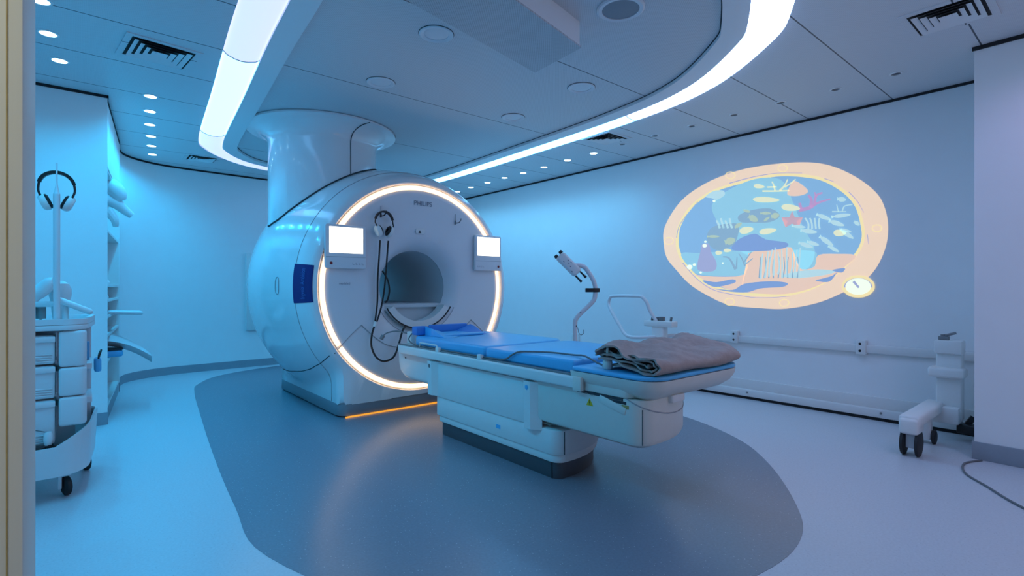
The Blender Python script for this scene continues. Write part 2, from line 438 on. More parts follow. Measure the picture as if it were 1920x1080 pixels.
for i, p in enumerate([(4.0, .15), (3.3, -.35), (2.5, -.6)]): spot(*p, True, f'{ORD[i]} added lavender fill light in the ceiling by the entrance, outside the picture', 'added lavender fill lights by the entrance', FILL_N)  # unseen fixtures, added for their lavender light
for i, p in enumerate(L2): spot(*p, True, f'{ORD[i]} lit spotlight in the left ceiling row counting towards the back wall', 'lit spotlights in the left row', SPOT_L)
R0 = [(4.608, 1.089), (4.60, 1.482), (4.572, 1.889), (4.568, 2.298), (4.569, 2.72), (4.565, 3.136), (4.562, 3.552)]
R1 = [(4.61, 4.007), (4.612, 4.432), (4.642, 4.882), (4.66, 5.314), (4.658, 5.717), (4.674, 6.141), (4.698, 6.6), (4.738, 7.032)]
for i, p in enumerate(R0): spot(*p, False, f'{ORD[i]} unlit dark spotlight along the right wall counting from the pillar', 'unlit spotlights along the right wall')
for i, p in enumerate(R1): spot(*p, True, f'{ORD[i]} lit spotlight along the right wall counting towards the scanner', 'lit spotlights along the right wall', SPOT_R)
def vent(x, y, s, label, rz=0):
    t = thing('ceiling_vent', label, 'vent', (x, y, ZC), (0, 0, rz), 'four way ceiling vents')
    b = B(); h = s/2
    for a, c, z in ((h, h-.035, -.006),):
        o_ = [(-a, -a), (a, -a), (a, a), (-a, a)]; i_ = [(-c, -c), (c, -c), (c, c), (-c, c)]
        strip(b, [(x_, y_, .004) for x_, y_ in o_], [(x_, y_, z) for x_, y_ in o_]); strip(b, [(x_, y_, z) for x_, y_ in o_], [(x_, y_, z) for x_, y_ in i_])
    obj('frame', b, CEIL, t, True)
    b = B(); k = h-.035; box(b, -k, k, -k, k, -.002, .0); obj('dark_throat', b, BLACK, t, True)
    for j in range(4):
        c0 = (h-.05)*(1-j*.24); c1 = c0-.027
        b = B()
        o_ = [(-c0, -c0), (c0, -c0), (c0, c0), (-c0, c0)]; i_ = [(-c1, -c1), (c1, -c1), (c1, c1), (-c1, c1)]
        strip(b, [(x_, y_, -.014) for x_, y_ in o_], [(x_, y_, -.003) for x_, y_ in i_])
        if j == 3:
            box(b, -c1, c1, -c1, c1, -.006, -.003)
        obj('blade', b, LIP, t, True)
vent(.41, 4.18, .42, 'square slatted vent in the left ceiling near the light band', .1)
vent(1.14, 7.25, .36, 'small far slatted vent in the back left corner of the ceiling')
vent(4.27, 3.53, .38, 'slatted vent beside the right run of the light band')
vent(3.86, .66, .40, 'large near slatted vent at the top right by the pillar')
def downlight(x, y, label):
    t = thing('round_downlight', label, 'downlight', (x, y, ZC+.012), group='round unlit downlights in the inner ceiling')
    b = B(); lathe(b, [(.108, .002), (.108, -.006), (.10, -.010), (.078, -.004), (.076, .002)], n=40); obj('trim_ring', b, LENS, t, True)
    b = B(); lathe(b, [(.077, -.001), (.06, -.003), (0, -.004)], n=36); obj('opal_lens', b, LENS, t, True)
    b = B(); tube(b, [(.109*math.cos(2*PI*i/40), .109*math.sin(2*PI*i/40), -.001) for i in range(40)], .0022, 5, 0, True); obj('shadow_line', b, SEAM, t, True)
downlight(1.711, 2.777, 'round unlit downlight beside the hanging perforated box')
downlight(1.784, 3.705, 'round unlit downlight above the front of the ceiling column')
downlight(3.093, 3.67, 'round unlit downlight furthest back towards the right')
downlight(3.052, 2.781, 'round unlit downlight beside the ceiling joint near the box corner')
t = thing('ceiling_speaker', 'round grey grilled ceiling speaker near the bright curve of the light band', 'speaker', (2.36, 1.85, ZC+.012))
b = B(); lathe(b, [(.135, .002), (.135, -.006), (.125, -.012), (.105, -.010), (.104, .002)], n=44); obj('bezel', b, LENS, t, True)
b = B(); lathe(b, [(.105, -.006), (.05, -.008), (0, -.009)], n=40); obj('grille', b, GRILLE, t, True)
t = thing('projector_housing', 'white perforated box hanging below the ceiling in front of the speaker', 'housing', (1.5, 2.3, 2.55))
b = B(); prism(b, [(2.285, 2.495), (2.29, 2.10), (.9, 1.81), (.9, 2.20)], 2.553, ZC+.014); obj('casing', b, LIP, t)
b = B(); prism(b, [(2.309, 2.515), (2.28, 2.077), (.88, 1.78), (.88, 2.215)], 2.545, 2.555); obj('perforated_base', b, PERF, t)

# ------------------------------------------------------------------ scanner
CX, CZ = 2.49, 1.13
PROF = [(4.34, .962, 0), (4.315, .975, 0), (4.306, .985, .64), (4.31, 1.0, .70), (4.325, 1.03, .752), (4.38, 1.062, .785), (4.47, 1.098, .79), (4.6, 1.14, .79), (4.8, 1.185, .79), (5.0, 1.22, .79), (5.2, 1.238, .79),
        (5.45, 1.235, .79), (5.7, 1.20, .79), (5.95, 1.12, .79), (6.08, 1.02, .74), (6.14, .9, .5), (6.15, .5, 0), (6.15, .36, 0)]
def smax(a, c, k=.07):
    h = max(k-abs(a-c), 0)/k; return max(a, c)+h*h*k/4
def shell_r(th, rc, hw):
    c, s = math.cos(th), abs(math.sin(th))
    r = rc
    if hw and c > 0:
        rb = min(hw/max(s, 1e-4), 1.02/max(c, 1e-4)); r = smax(rc, rb) if rb > rc-.07 else rc
    if c > 0: r = min(r, 1.02/max(c, 1e-4))
    return r
def prof_t(t):
    i = max(0, min(int(t), len(PROF)-2)); f = t-i
    return [PROF[i][j]*(1-f)+PROF[i+1][j]*f for j in range(3)]
def t_of_y(y):
    for i in range(2, len(PROF)-1):
        if PROF[i][0] <= y <= PROF[i+1][0]: return i+(y-PROF[i][0])/(PROF[i+1][0]-PROF[i][0])
def shell_pt(th, t, off=0):
    y, rc, hw = prof_t(t); r = shell_r(th, rc, hw)+off
    return Vector((CX+r*math.sin(th), y-(off if t < 7 else 0), CZ-r*math.cos(th)))
def theta_at_z(t, z, side=-1):
    lo, hi = PI/2, 0.05
    for _ in range(40):
        m = (lo+hi)/2
        if shell_pt(side*m, t).z > z: lo = m
        else: hi = m
    return side*lo
gan = thing('mri_scanner', 'large glossy white ring-shaped MRI scanner with a warm glowing ring round its bore', 'MRI scanner', (CX, 5.2, 0))
b = B(); NT = 192; rows = []
TT = [i*.5 for i in range(2*(len(PROF)-1)+1)]
for t_ in TT: rows.append([b.verts.new(shell_pt(2*PI*k/NT+1e-5, t_)) for k in range(NT)])
for a, c in zip(rows, rows[1:]):
    for k in range(NT): b.faces.new((a[k], a[(k+1) % NT], c[(k+1) % NT], c[k]))
obj('outer_shell', b, GLOSS, gan, ang=40)
b = B()
fp = [(.965, 4.328), (.922, 4.328), (.916, 4.321), (.88, 4.321), (.7, 4.33), (.56, 4.335), (.50, 4.342), (.45, 4.36), (.41, 4.39), (.375, 4.43), (.352, 4.475)]
lathe(b, fp, (CX, 0, CZ), 96, 'Y'); obj('front_cover', b, FACE, gan, ang=50)
b = B(); lathe(b, [(.352, 4.475), (.350, 4.48), (.350, 6.15)], (CX, 0, CZ), 80, 'Y'); bore = obj('bore_tunnel', b, BORE, gan)
b = B(); tube(b, [(CX+.351*math.cos(2*PI*i/80), 4.476, CZ+.351*math.sin(2*PI*i/80)) for i in range(80)], .0025, 6, 0, True); obj('tunnel_edge', b, SOFTSEAM, bore)
# board along the bore floor and the curved bridge lip at its mouth
hc = math.sqrt(.35**2-.16**2)
b = B(); box(b, CX-hc, CX+hc, 4.50, 6.1, CZ-.175, CZ-.16, .003); obj('bore_board', b, BORE, gan)
b = B(); box(b, CX-hc-.03, CX+hc+.03, 4.46, 4.50, CZ-.20, CZ-.165, .006); obj('board_front', b, BORE, gan)
def arc_band(r0, r1, y0, y1, a0, a1, n=40):
    b = B(); rows = []
    for i in range(n+1):
        a = a0+(a1-a0)*i/n
        rows.append([b.verts.new((CX+r*math.sin(a), y, CZ-r*math.cos(a))) for r, y in ((r0, y0), (r1, y0), (r1, y1), (r0, y1))])
    for p, q_ in zip(rows, rows[1:]):
        for k in range(4): b.faces.new((p[k], p[(k+1) % 4], q_[(k+1) % 4], q_[k]))
    b.faces.new(rows[0]); b.faces.new(rows[-1][::-1]); return b
b = B(); prism(b, [(CX+.35*math.sin(a), CZ-.35*math.cos(a)) for a in [-1.06+2.12*i/24 for i in range(25)]], -4.52, -4.50)
bmesh.ops.transform(b, matrix=Matrix(((1, 0, 0, 0), (0, 0, -1, 0), (0, 1, 0, 0), (0, 0, 0, 1))), verts=b.verts); obj('gap_fill_plate', b, BORE, gan)  # plate added so the hollow under the board does not go dark
br = obj('bridge_lip', arc_band(.325, .392, 4.335, 4.46, -1.0, 1.0), WHITE, gan)
b = B(); tube(b, [(CX+.394*math.sin(a), 4.333, CZ-.394*math.cos(a)) for a in [-1.05+i*2.1/50 for i in range(51)]], .0065, 8, 0); obj('rubber_edge', b, RUBBER, br)
b = B(); tube(b, [(CX+.45*math.sin(a), 4.358, CZ-.45*math.cos(a)) for a in [-1.1+i*2.2/50 for i in range(51)]], .0025, 6, 0); obj('cover_seam', b, SOFTSEAM, gan)
# warm ring light, broken at both sides low down
ga = 2*PI/360*57
def ring_arc(a0, a1, n=120):
    b = B(); rows = []
    for i in range(n+1):
        a = a0+(a1-a0)*i/n
        rows.append([b.verts.new((CX+(.938+.018*math.cos(p))*math.sin(a), 4.320-.007*math.sin(p), CZ-(.938+.018*math.cos(p))*math.cos(a))) for p in [PI*k/6 for k in range(7)]])
    for p, q_ in zip(rows, rows[1:]):
        for k in range(6): b.faces.new((p[k], p[k+1], q_[k+1], q_[k]))
    return obj('ring_light', b, WARM, gan, ang=60)
ring_arc(-ga+.015, ga-.015); ring_arc(ga+.015, 2*PI-ga-.015, 200)
# base plinth, amber strip
po = rrect(CX-.79, CX+.79, 4.306, 6.08, .12)
b = B(); prism(b, offset(po, .004), .012, .118, .006); obj('plinth', b, PLINTHG, gan)
b = B(); prism(b, offset(po, .03), 0, .02); obj('plinth_gap', b, BLACK, gan)
b = B(); box(b, CX-.74, CX+.74, 4.300, 4.318, .0016, .012); obj('amber_strip_light', b, AMBER, gan)
# seams
b = B(); ts = t_of_y(4.50)
tube(b, [shell_pt(a, ts, .0005) for a in [-ga*.62-i*(2*PI-2*ga*.62)/150 for i in range(151)]], .003, 6, 0); obj('shell_seam', b, SOFTSEAM, gan)
def zs(y):
    K = [(4.30, .575), (4.40, .515), (4.5, .465), (4.7, .395), (4.9, .35), (5.2, .315), (5.5, .30), (5.8, .31)]
    for (a, p), (c, q) in zip(K, K[1:]):
        if y <= c: return p+(q-p)*(y-a)/(c-a)
    return K[-1][1]
b = B(); pts = []
for i in range(30):
    u = i/29; y = 4.31+u*1.45; tt = t_of_y(y); z = zs(y); pts.append(shell_pt(theta_at_z(tt, z), tt, .0005))
tube(b, pts, .004, 6, 0); obj('shell_seam', b, SEAM, gan)
b = B(); tt = [t_of_y(4.50), 5, 4.3]
tube(b, [shell_pt(theta_at_z(t_of_y(4.50), z), t_of_y(4.50), .0005) for z in (.50, .40, .30, .2, .125)], .003, 6, 4); obj('shell_seam', b, SOFTSEAM, gan)
for s in (-1, 1):
    b = B(); tube(b, [(CX+s*.80, 4.318, .60), (CX+s*.70, 4.322, .70), (CX+s*.60, 4.326, .785), (CX+s*.585, 4.326, .79), (CX+s*.56, 4.328, .765), (CX+s*.44, 4.33, .66), (CX+s*.34, 4.33, .60), (CX+s*.2, 4.33, .565)], .0035, 6, 3)
    obj('face_seam', b, SOFTSEAM, gan)
# oval side handle
b = B(); th_ = -PI/2
def side(y, z, off=.002): tt = t_of_y(y); return shell_pt(theta_at_z(tt, z) if z < CZ-.01 else -(PI-abs(theta_at_z(tt, 2*CZ-z))), tt, off)
tube(b, [side(4.75+.028*math.cos(a), 1.14+.075*(1 if math.sin(a) > 0 else -1)*(abs(math.sin(a))**.6)) for a in [2*PI*i/32+.05 for i in range(32)]], .0035, 6, 0, True); obj('side_handle', b, SOFTSEAM, gan)
# navy plaque with vertical lettering, wrapped on the shell
b = B(); rows = []
aa, ab = -(PI/2-.125), -(PI/2+.175)
ta, tb_ = 3.55, 6.35
for i in range(17):
    rows.append([b.verts.new(shell_pt(aa+(ab-aa)*i/16, ta+(tb_-ta)*j/10, .003)) for j in range(11)])
for p, q_ in zip(rows, rows[1:]):
    for k in range(10): b.faces.new((p[k], p[k+1], q_[k+1], q_[k]))
pq = obj('name_plaque', b, BLUEM, gan)
b = text_bm('Ingenia  Ambition', .036, lambda x, y: shell_pt((aa+ab)/2-x/1.06, 5.0+y/.036*.75, .0045)); obj('lettering', b, TEXTB, pq)
# lettering and signs on the face
b = text_bm('PHILIPS', .062, lambda x, y: (2.515+x, 4.3185, 1.905+y)); obj('logo_lettering', b, TEXTG, gan)
b = text_bm('modeled', .028, lambda x, y: (1.745+x, 4.3185, 1.150+y)); obj('small_lettering', b, TEXTG, gan)
b = B(); prism(b, rrect(2.44, 2.54, 1.635, 1.685, .018), 0, .006, .002)
bmesh.ops.transform(b, matrix=Matrix(((1, 0, 0, 0), (0, 0, -1, 4.332), (0, 1, 0, 0), (0, 0, 0, 1))), verts=b.verts); hd = obj('hazard_label', b, WHITE, gan)
b = B(); b.faces.new([b.verts.new(p) for p in ((2.467, 4.324, 1.642), (2.498, 4.324, 1.642), (2.4825, 4.324, 1.672))]); obj('hazard_triangle', b, PLINTH, hd)
# hooks
for x, z in ((2.08, 1.80), (2.885, 1.80)):
    b = B(); box(b, x-.006, x+.006, 4.312, 4.324, z-.045, z-.005, .002); tube(b, [(x, 4.316, z+.06), (x, 4.316, z-.02)], .0025, 6, 0); tube(b, [(x, 4.316, z-.03), (x+.01, 4.27, z-.028), (x+.02, 4.255, z-.005), (x+.021, 4.252, z+.012)], .005, 8, 3)
    obj('hook', b, DARK if x < 2.5 else GREY, gan)
# two control panels
def panel(x0, x1, z0, z1, sx0, sx1, sz0, red):
    b = B(); prism(b, rrect(x0, x1, z0, z1, .018), 0, .035, .008, 3)
    bmesh.ops.transform(b, matrix=Matrix(((1, 0, 0, 0), (0, 0, -1, 4.318), (0, 1, 0, 0), (0, 0, 0, 1))), verts=b.verts)
    p = obj('control_panel', b, FACE, gan)
    b = B(); box(b, sx0, sx1, 4.2805, 4.284, sz0, z1-.022, .0008); sc = obj('screen', b, SCREEN, p)
    xs = sx0+.018 if red < .5 else sx1-.022
    for z in (z1-.07, z1-.16, z1-.18, z1-.20):
        b = B(); tube(b, [(xs+.009*math.cos(a), 4.2798, z+.005*math.sin(a)) for a in [2*PI*i/10 for i in range(10)]], .001, 4, 0, True); obj('icon', b, SCREENT, p)
    xr = x0+(x1-x0)*(.14 if red < .5 else .88)
    b = B(); lathe(b, [(0, -.006), (.010, -.006), (.013, 0)], (xr, 4.2825, z0+.045), 18, 'Y'); obj('red_button', b, RED, p)
    for k in range(4):
        xk = (x1-.03-.028*k) if red < .5 else (x0+.03+.024*k)
        b = B(); tube(b, [(xk-.008, 4.2825, z0+.055), (xk-.008, 4.2825, z0+.036), (xk+.006, 4.2825, z0+.036)], .0013, 4, 0); obj('button_mark', b, TEXTG, p)
    b = B(); box(b, x0+.006, x1-.006, 4.2822, 4.2835, z0+.098, z0+.101); obj('panel_seam', b, SOFTSEAM, p)
panel(1.565, 1.925, 1.285, 1.66, 1.60, 1.895, 1.418, .1)
panel(3.105, 3.445, 1.30, 1.668, 3.13, 3.42, 1.455, .9)
# ceiling column
KX, KY, KR = 1.92, 5.30, .52
col = thing('ceiling_column', 'wide white column rising from the scanner and flaring into the ceiling', 'column', (KX, KY, 1.7))
b = B(); lathe(b, [(KR, 1.7), (KR, 2.45), (KR, 2.53), (KR+.003, 2.56), (KR+.012, 2.60), (KR+.04, 2.63), (KR+.07, 2.66), (KR+.12, 2.68), (KR+.20, 2.69), (KR+.20, 2.712)], (KX, KY, 0), 96)
for v in b.verts:
    if v.co.z < 1.75:
        rc = prof_t(t_of_y(v.co.y))[1]; dx = v.co.x-CX
        v.co.z = CZ+math.sqrt(max(0, rc*rc-dx*dx))+.002
obj("shaft", b, GLOSS, col, ang=50)
ph = math.radians(-82)
b = B(); e = .0015
def cp(a, r, z): return (KX+(r+e)*math.cos(a), KY+(r+e)*math.sin(a), z)
tube(b, [cp(ph, KR, 2.1), cp(ph, KR, 2.4), cp(ph, KR+.002, 2.53), cp(ph+.02, KR+.02, 2.60), cp(ph+.05, KR+.05, 2.64), cp(ph+.09, KR+.12, 2.675), cp(ph+.12, KR+.20, 2.689)], .004, 6, 4); obj('shaft_seam', b, SEAM, col)
b = B(); tube(b, [(KX+(KR+.202)*math.cos(2*PI*i/72), KY+(KR+.202)*math.sin(2*PI*i/72), 2.708) for i in range(72)], .004, 6, 0, True); obj('flare_edge', b, SOFTSEAM, col)
b = B(); pts = []
for i in range(81):
    a = PI*.98+(PI*1.12)*i/80
    x, y = KX+KR*math.cos(a), KY+KR*math.sin(a)
    tt = t_of_y(y); rc = prof_t(tt)[1]; dx = x-CX
    if abs(dx) < rc: pts.append((KX+(KR+.004)*math.cos(a), KY+(KR+.004)*math.sin(a), CZ+math.sqrt(rc*rc-dx*dx)+.004))
tube(b, pts, .008, 8, 0); obj('gasket', b, SEAM, col)

# ------------------------------------------------------------------ patient table
tb = thing('patient_table', 'long white scanner table with blue pads docked to the scanner front', 'table', (2.49, 2.7, 0))
b = B(); prism(b, rrect(2.125, 2.80, 2.12, 3.40, (.06, .58, .06, .06)), 0, .10, .006); pli = obj('plinth', b, PLINTH, tb)
b = B(); box(b, 2.122, 2.127, 2.165, 2.169, .004, .097); obj('seam', b, BLACK, pli)
b = B(); prism(b, rrect(2.11, 2.815, 2.10, 3.42, (.07, .58, .06, .06)), .10, .15, .008)
prism(b, rrect(2.10, 2.825, 2.09, 3.44, (.08, .58, .06, .06)), .148, .292, .006); lb = obj('lower_body', b, WHITE, tb)
b = B(); tube(b, [(2.155, 2.0935, .152), (2.155, 2.0935, .285)], .0025, 6, 0); obj('seam', b, SEAM, lb)
b = B(); box(b, 2.0985, 2.101, 2.62, 2.665, .20, .225); obj('label_sticker', b, BLUEP, lb)
# upper body with the overhanging foot end: sections along Y, each a rounded tub
def tub_section(y, x0, x1, zb, zt, r):
    """open U section from x0 top down round to x1 top"""
    pts = [(x0, zt)]
    for i in range(7):
        a = PI+PI/2*i/6; pts.append((x0+r+r*math.cos(a), zb+r+r*math.sin(a)))
    for i in range(7):
        a = 1.5*PI+PI/2*i/6; pts.append((x1-r+r*math.cos(a), zb+r+r*math.sin(a)))
    pts.append((x1, zt)); return [(x, y, z) for x, z in pts]
b = B(); prism(b, rrect(2.09, 2.87, 2.14, 3.47, (.3, .3, .05, .05)), .292, .56, .006); obj('upper_body', b, WHITE, tb)
def endring(ins, z): return [(x, y, z) for x, y in offset(rrect(2.086, 2.88, 1.50, 2.30, (.10, .62, .03, .03), 10), ins)]
b = B(); R_ = [endring(i, z) for i, z in ((0, .565), (0, .36), (.008, .34), (.05, .318), (.12, .312))]
V = [[b.verts.new(p) for p in L] for L in R_]
for a, c in zip(V, V[1:]):
    n = len(a)
    for k in range(n): b.faces.new((a[k], a[(k+1) % n], c[(k+1) % n], c[k]))
b.faces.new(V[0]); b.faces.new(V[-1][::-1]); fe = obj('foot_end_body', b, CREAM, tb)
b = B(); tube(b, [(2.118, 1.526, .52), (2.118, 1.526, .345)], .0025, 6, 0); obj('seam', b, SEAM, fe)
# curved seam of the end cap
pe = rrect(2.086, 2.88, 1.50, 2.30, (.10, .62, .03, .03), 10)
b = B(); pts = []
arc = [p for p in offset(pe, -.0008)]
acc = [i for i, p in enumerate(arc) if (p[1] < 1.86 and p[0] < 2.85)]
prev = None; L = 0; dist = []
for i in acc:
    if prev is not None: L += math.dist(arc[i], prev)
    prev = arc[i]; dist.append(L)
for i, d in zip(acc, dist):
    u = d/L*2-1; pts.append((arc[i][0], arc[i][1], .47+.10*abs(u)**2.4))
tube(b, pts, .003, 6, 0); obj('end_cap_seam', b, SOFTSEAM, fe)
b = B(); box(b, 2.080, 2.12, 1.60, 1.78, .50, .545, .01, M=Matrix.Translation((2.1, 1.69, .52)) @ Matrix.Rotation(.25, 4, 'X') @ Matrix.Translation((-2.1, -1.69, -.52))); obj('release_handle', b, CREAM, fe)
b = B(); box(b, 2.0845, 2.12, 1.585, 1.63, .515, .535, .003); obj('stained_gap', b, RUST, fe)
b = B(); box(b, 2.0848, 2.12, 1.60, 1.76, .536, .552, .002); obj('notch', b, SEAM, fe)
b = B(); box(b, 2.084, 2.10, 1.62, 1.93, .553, .566); obj('shadow_gap', b, SEAM, fe)
b = B(); b.faces.new([b.verts.new(p) for p in ((2.0855, 1.865, .492), (2.0855, 1.815, .492), (2.0855, 1.842, .532))]); tri = obj('warning_triangle', b, YEL, fe)
b = B(); tube(b, [(2.085, 1.841, .522), (2.085, 1.841, .505)], .002, 4, 0); tube(b, [(2.085, 1.841, .4985), (2.085, 1.841, .4965)], .002, 4, 0); obj('warning_mark', b, BLACK, tri)
# wedge of the inner part reaching the scanner
b = B(); V = []
for y, zb in ((3.40, .345), (3.7, .345), (3.84, .345), (3.95, .355), (4.01, .385), (4.04, .44), (4.05, .565)):
    V.append([b.verts.new(p) for p in tub_section(y, 2.115, 2.865, zb, .57, .045)])
for a, c in zip(V, V[1:]):
    n = len(a)
    for k in range(n): b.faces.new((a[k], a[(k+1) % n], c[(k+1) % n], c[k]))
b.faces.new(V[0]); b.faces.new(V[-1][::-1]); he = obj('head_end_body', b, WHITE, tb, ang=50)
b = B(); lathe(b, [(0, 0), (.008, 0), (.008, .004), (0, .005)], (2.114, 3.92, .53), 10, 'X', Matrix.Rotation(PI, 4, 'Z')); obj('screw', b, GREY, he)
# side ribs (vertical flaps)
for y, zb in ((3.44, .30), (2.315, .275)):
    b = B()
    V = [b.verts.new(p) for p in ((2.055, y-.028, .56), (2.055, y+.028, .56), (2.10, y-.09, .56), (2.10, y+.05, .56), (2.062, y-.028, zb), (2.062, y+.028, zb), (2.10, y-.09, zb), (2.10, y+.05, zb))]
    for q_ in ((0, 1, 5, 4), (0, 4, 6, 2), (1, 3, 7, 5), (2, 6, 7, 3), (0, 2, 3, 1), (4, 5, 7, 6)): b.faces.new([V[i] for i in q_])
    rb = obj('side_rib', b, WHITE, tb)
    b = B(); lathe(b, [(0, -.004), (.008, -.004), (.008, -.002), (.0135, -.002), (.0135, 0), (.0175, 0)], (2.0562, y, .525), 24, 'X'); obj('round_blue_mark' if y < 3 else 'round_grey_mark', b, BLUEP if y < 3 else GREY, rb)
# tray and rails
b = B(); prism(b, rrect(2.05, 2.93, 1.90, 4.07, (.02, .02, .18, .18)), .572, .64, .014, 4); tr = obj('tray', b, WHITE, tb)
b = B(); box(b, 2.045, 2.075, 1.87, 1.93, .565, .642, .006); obj('rail_end', b, CREAM, tr)
b = B(); prism(b, rrect(2.085, 2.90, 1.58, 1.93, (.05, .2, .02, .02)), .565, .645, .01); obj('foot_tray', b, CREAM, tr)
b = B(); box(b, 2.066, 2.095, 1.93, 3.98, .637, .650, .004); obj('rail_groove', b, GREY, tr)
# foot bowl: white underside of the overhanging pad
b = B(); R_ = []
o0 = rrect(2.06, 2.965, 1.42, 1.97, (.13, .16, .02, .02), 8)
for ins, z in ((.0, .668), (.004, .64), (.03, .60), (.085, .562), (.16, .548)):
    R_.append([b.verts.new((x, max(y, 1.42), z)) for x, y in offset(o0, ins)])
for a, c in zip(R_, R_[1:]):
    n = len(a)
    for k in range(n): b.faces.new((a[k], a[(k+1) % n], c[(k+1) % n], c[k]))
b.faces.new(R_[0]); b.faces.new(R_[-1][::-1]); obj('foot_bowl', b, CREAM, tr, ang=50)
b = B(); prism(b, rrect(2.30, 2.42, 1.475, 1.53, .015), .535, .575, .008); obj('latch', b, WHITE, tr)
# two clips on the rail
for y in (3.33, 2.80):
    b = B(); box(b, 2.055, 2.082, y-.022, y+.022, .628, .672, .004); obj('rail_clip', b, WHITE, tr)
b = B(); tube(b, [(2.075, 3.62, .652), (2.07, 3.60, .685), (2.07, 3.36, .685), (2.075, 3.34, .66)], .006, 8, 0); obj('rail_bracket', b, WHITE, tr)
# mattress: a thing of its own per pad
b = B(); prism(b, rrect(2.10, 2.90, 2.785, 3.84, (.03, .14, .16, .16)), .645, .725, .022, 4); tag(obj('mattress_pad', b, BLUEP), 'blue pad on the table nearest the scanner bore', 'mattress', 'blue table pads')
b = B(); prism(b, rrect(2.095, 2.905, 1.965, 2.78, (.02, .02, .12, .02)), .645, .718, .018, 4); tag(obj('mattress_pad', b, BLUEP), 'middle blue pad on the table between head pad and blanket', 'mattress', 'blue table pads')
b = B(); prism(b, rrect(2.06, 2.965, 1.42, 1.96, (.13, .16, .03, .03), 8), .670, .692, .009, 3); tag(obj('mattress_pad', b, BLUEP), 'thin blue pad at the foot of the table under the blanket', 'mattress', 'blue table pads')
# headrest
hr = thing('headrest', 'blue foam headrest with raised side wedges at the bore end of the pad', 'headrest', (2.4, 3.65, .725))
b = B(); prism(b, rrect(2.22, 2.64, 3.50, 3.78, .03), .726, .745, .008); obj('cushion', b, BLUEP, hr)
def wedge(x0, x1, hi0, m, y0=3.44):
    b = B(); V = []
    for x, h in ((x0, 1 if hi0 else 0), (x1, 0 if hi0 else 1)):
        V.append([b.verts.new((x, y, z)) for y, z in ((y0, .726), (y0+.08, .750 if h else .735), (y0+.18, .785 if h else .742), (3.74, .80 if h else .75), (3.79, .79 if h else .745), (3.80, .726))])
    for k in range(6): b.faces.new((V[0][k], V[0][(k+1) % 6], V[1][(k+1) % 6], V[1][k]))
    b.faces.new(V[0]); b.faces.new(V[1][::-1]); return obj('side_wedge', b, m, hr)
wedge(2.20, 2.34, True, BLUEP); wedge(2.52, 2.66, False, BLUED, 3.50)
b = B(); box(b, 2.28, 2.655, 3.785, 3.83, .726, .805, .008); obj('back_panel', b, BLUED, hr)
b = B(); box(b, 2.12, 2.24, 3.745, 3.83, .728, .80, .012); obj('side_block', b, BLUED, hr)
# connectors at the head end
cn = thing('coil_connector', 'white plug connectors on the tray end beside the headrest', 'connector', (2.25, 3.98, .64))
b = B(); box(b, 2.17, 2.22, 3.93, 4.01, .641, .745, .012); obj('plug', b, WHITE, cn)
b = B(); box(b, 2.25, 2.41, 3.95, 4.01, .641, .775, .02); obj('plug', b, WHITE, cn)
b = B(); lathe(b, [(0, -.006), (.025, -.006), (.028, 0)], (2.31, 3.947, .735), 20, 'Y'); obj('round_cap', b, FACE, cn)
# blanket: folded quilt, layers open on the near left side
bl_ = thing('folded_blanket', 'taupe quilted blanket folded in layers on the foot of the table', 'blanket', (2.5, 1.62, .69))
def sheet_layers(path, th, x0, x1, seed, nx=34):
    """a thick cloth swept along X; path in (y, z)"""
    P = smooth_path([(0, y, z) for y, z in path], 7); rnd = random.Random(seed)
    ph = [rnd.uniform(0, 6) for _ in range(6)]
    b = B(); top = []; bot = []
    n = len(P); nor = []
    for i in range(n):
        t = (P[min(i+1, n-1)]-P[max(i-1, 0)]).normalized(); nor.append(Vector((0, -t.z, t.y)))
    for i in range(n):
        a, c = [], []
        for j in range(nx+1):
            u = j/nx; x = x0+(x1-x0)*u
            calm = min(1, u*2.2)            # the layers settle away from the open side
            z = P[i].z; y = P[i].y
            zz = .695+(z-.695)*(1-.12*calm)
            lift = max(0, zz-.72)
            zz += lift*(.26*math.sin(u*9+ph[0])*math.sin(y*17+ph[1])+.16*math.sin(u*17+ph[2]+y*9)+.08*math.sin(u*33+y*40+ph[3]))
            zz += lift*.55*math.exp(-((u-.42)/.16)**2)*max(0, (y-1.42)/.4)+lift*.35*math.exp(-((u-.84)/.12)**2)
            e = max(0, (u-.90)/.10); q_ = max(0, 1-e**4)**.25
            zz = .735+(zz-.735)*(.25+.75*q_) if e > 0 else zz   # rounded closed end
            yy = y+.010*math.sin(u*11+ph[4])*(.3+calm)-.015*calm*math.sin(u*3.0)
            yy = 1.61+(yy-1.61)*(.80+.20*q_) if e > 0 else yy
            xx = x+(.010*math.sin(i*.6+ph[5]) if j == 0 else 0)
            p = Vector((xx, yy, max(zz, .6965)))
            a.append(b.verts.new(p+nor[i]*th/2)); c.append(b.verts.new(p-nor[i]*th/2))
        top.append(a); bot.append(c)
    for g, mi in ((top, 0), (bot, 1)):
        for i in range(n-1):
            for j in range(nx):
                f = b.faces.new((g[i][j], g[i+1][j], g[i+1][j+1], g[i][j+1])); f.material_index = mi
    for i in range(n-1):
        for j in (0, nx): b.faces.new((top[i][j], bot[i][j], bot[i+1][j], top[i+1][j]))
    for i in (0, n-1):
        for j in range(nx): b.faces.new((top[i][j], top[i][j+1], bot[i][j+1], bot[i][j]))
    return b
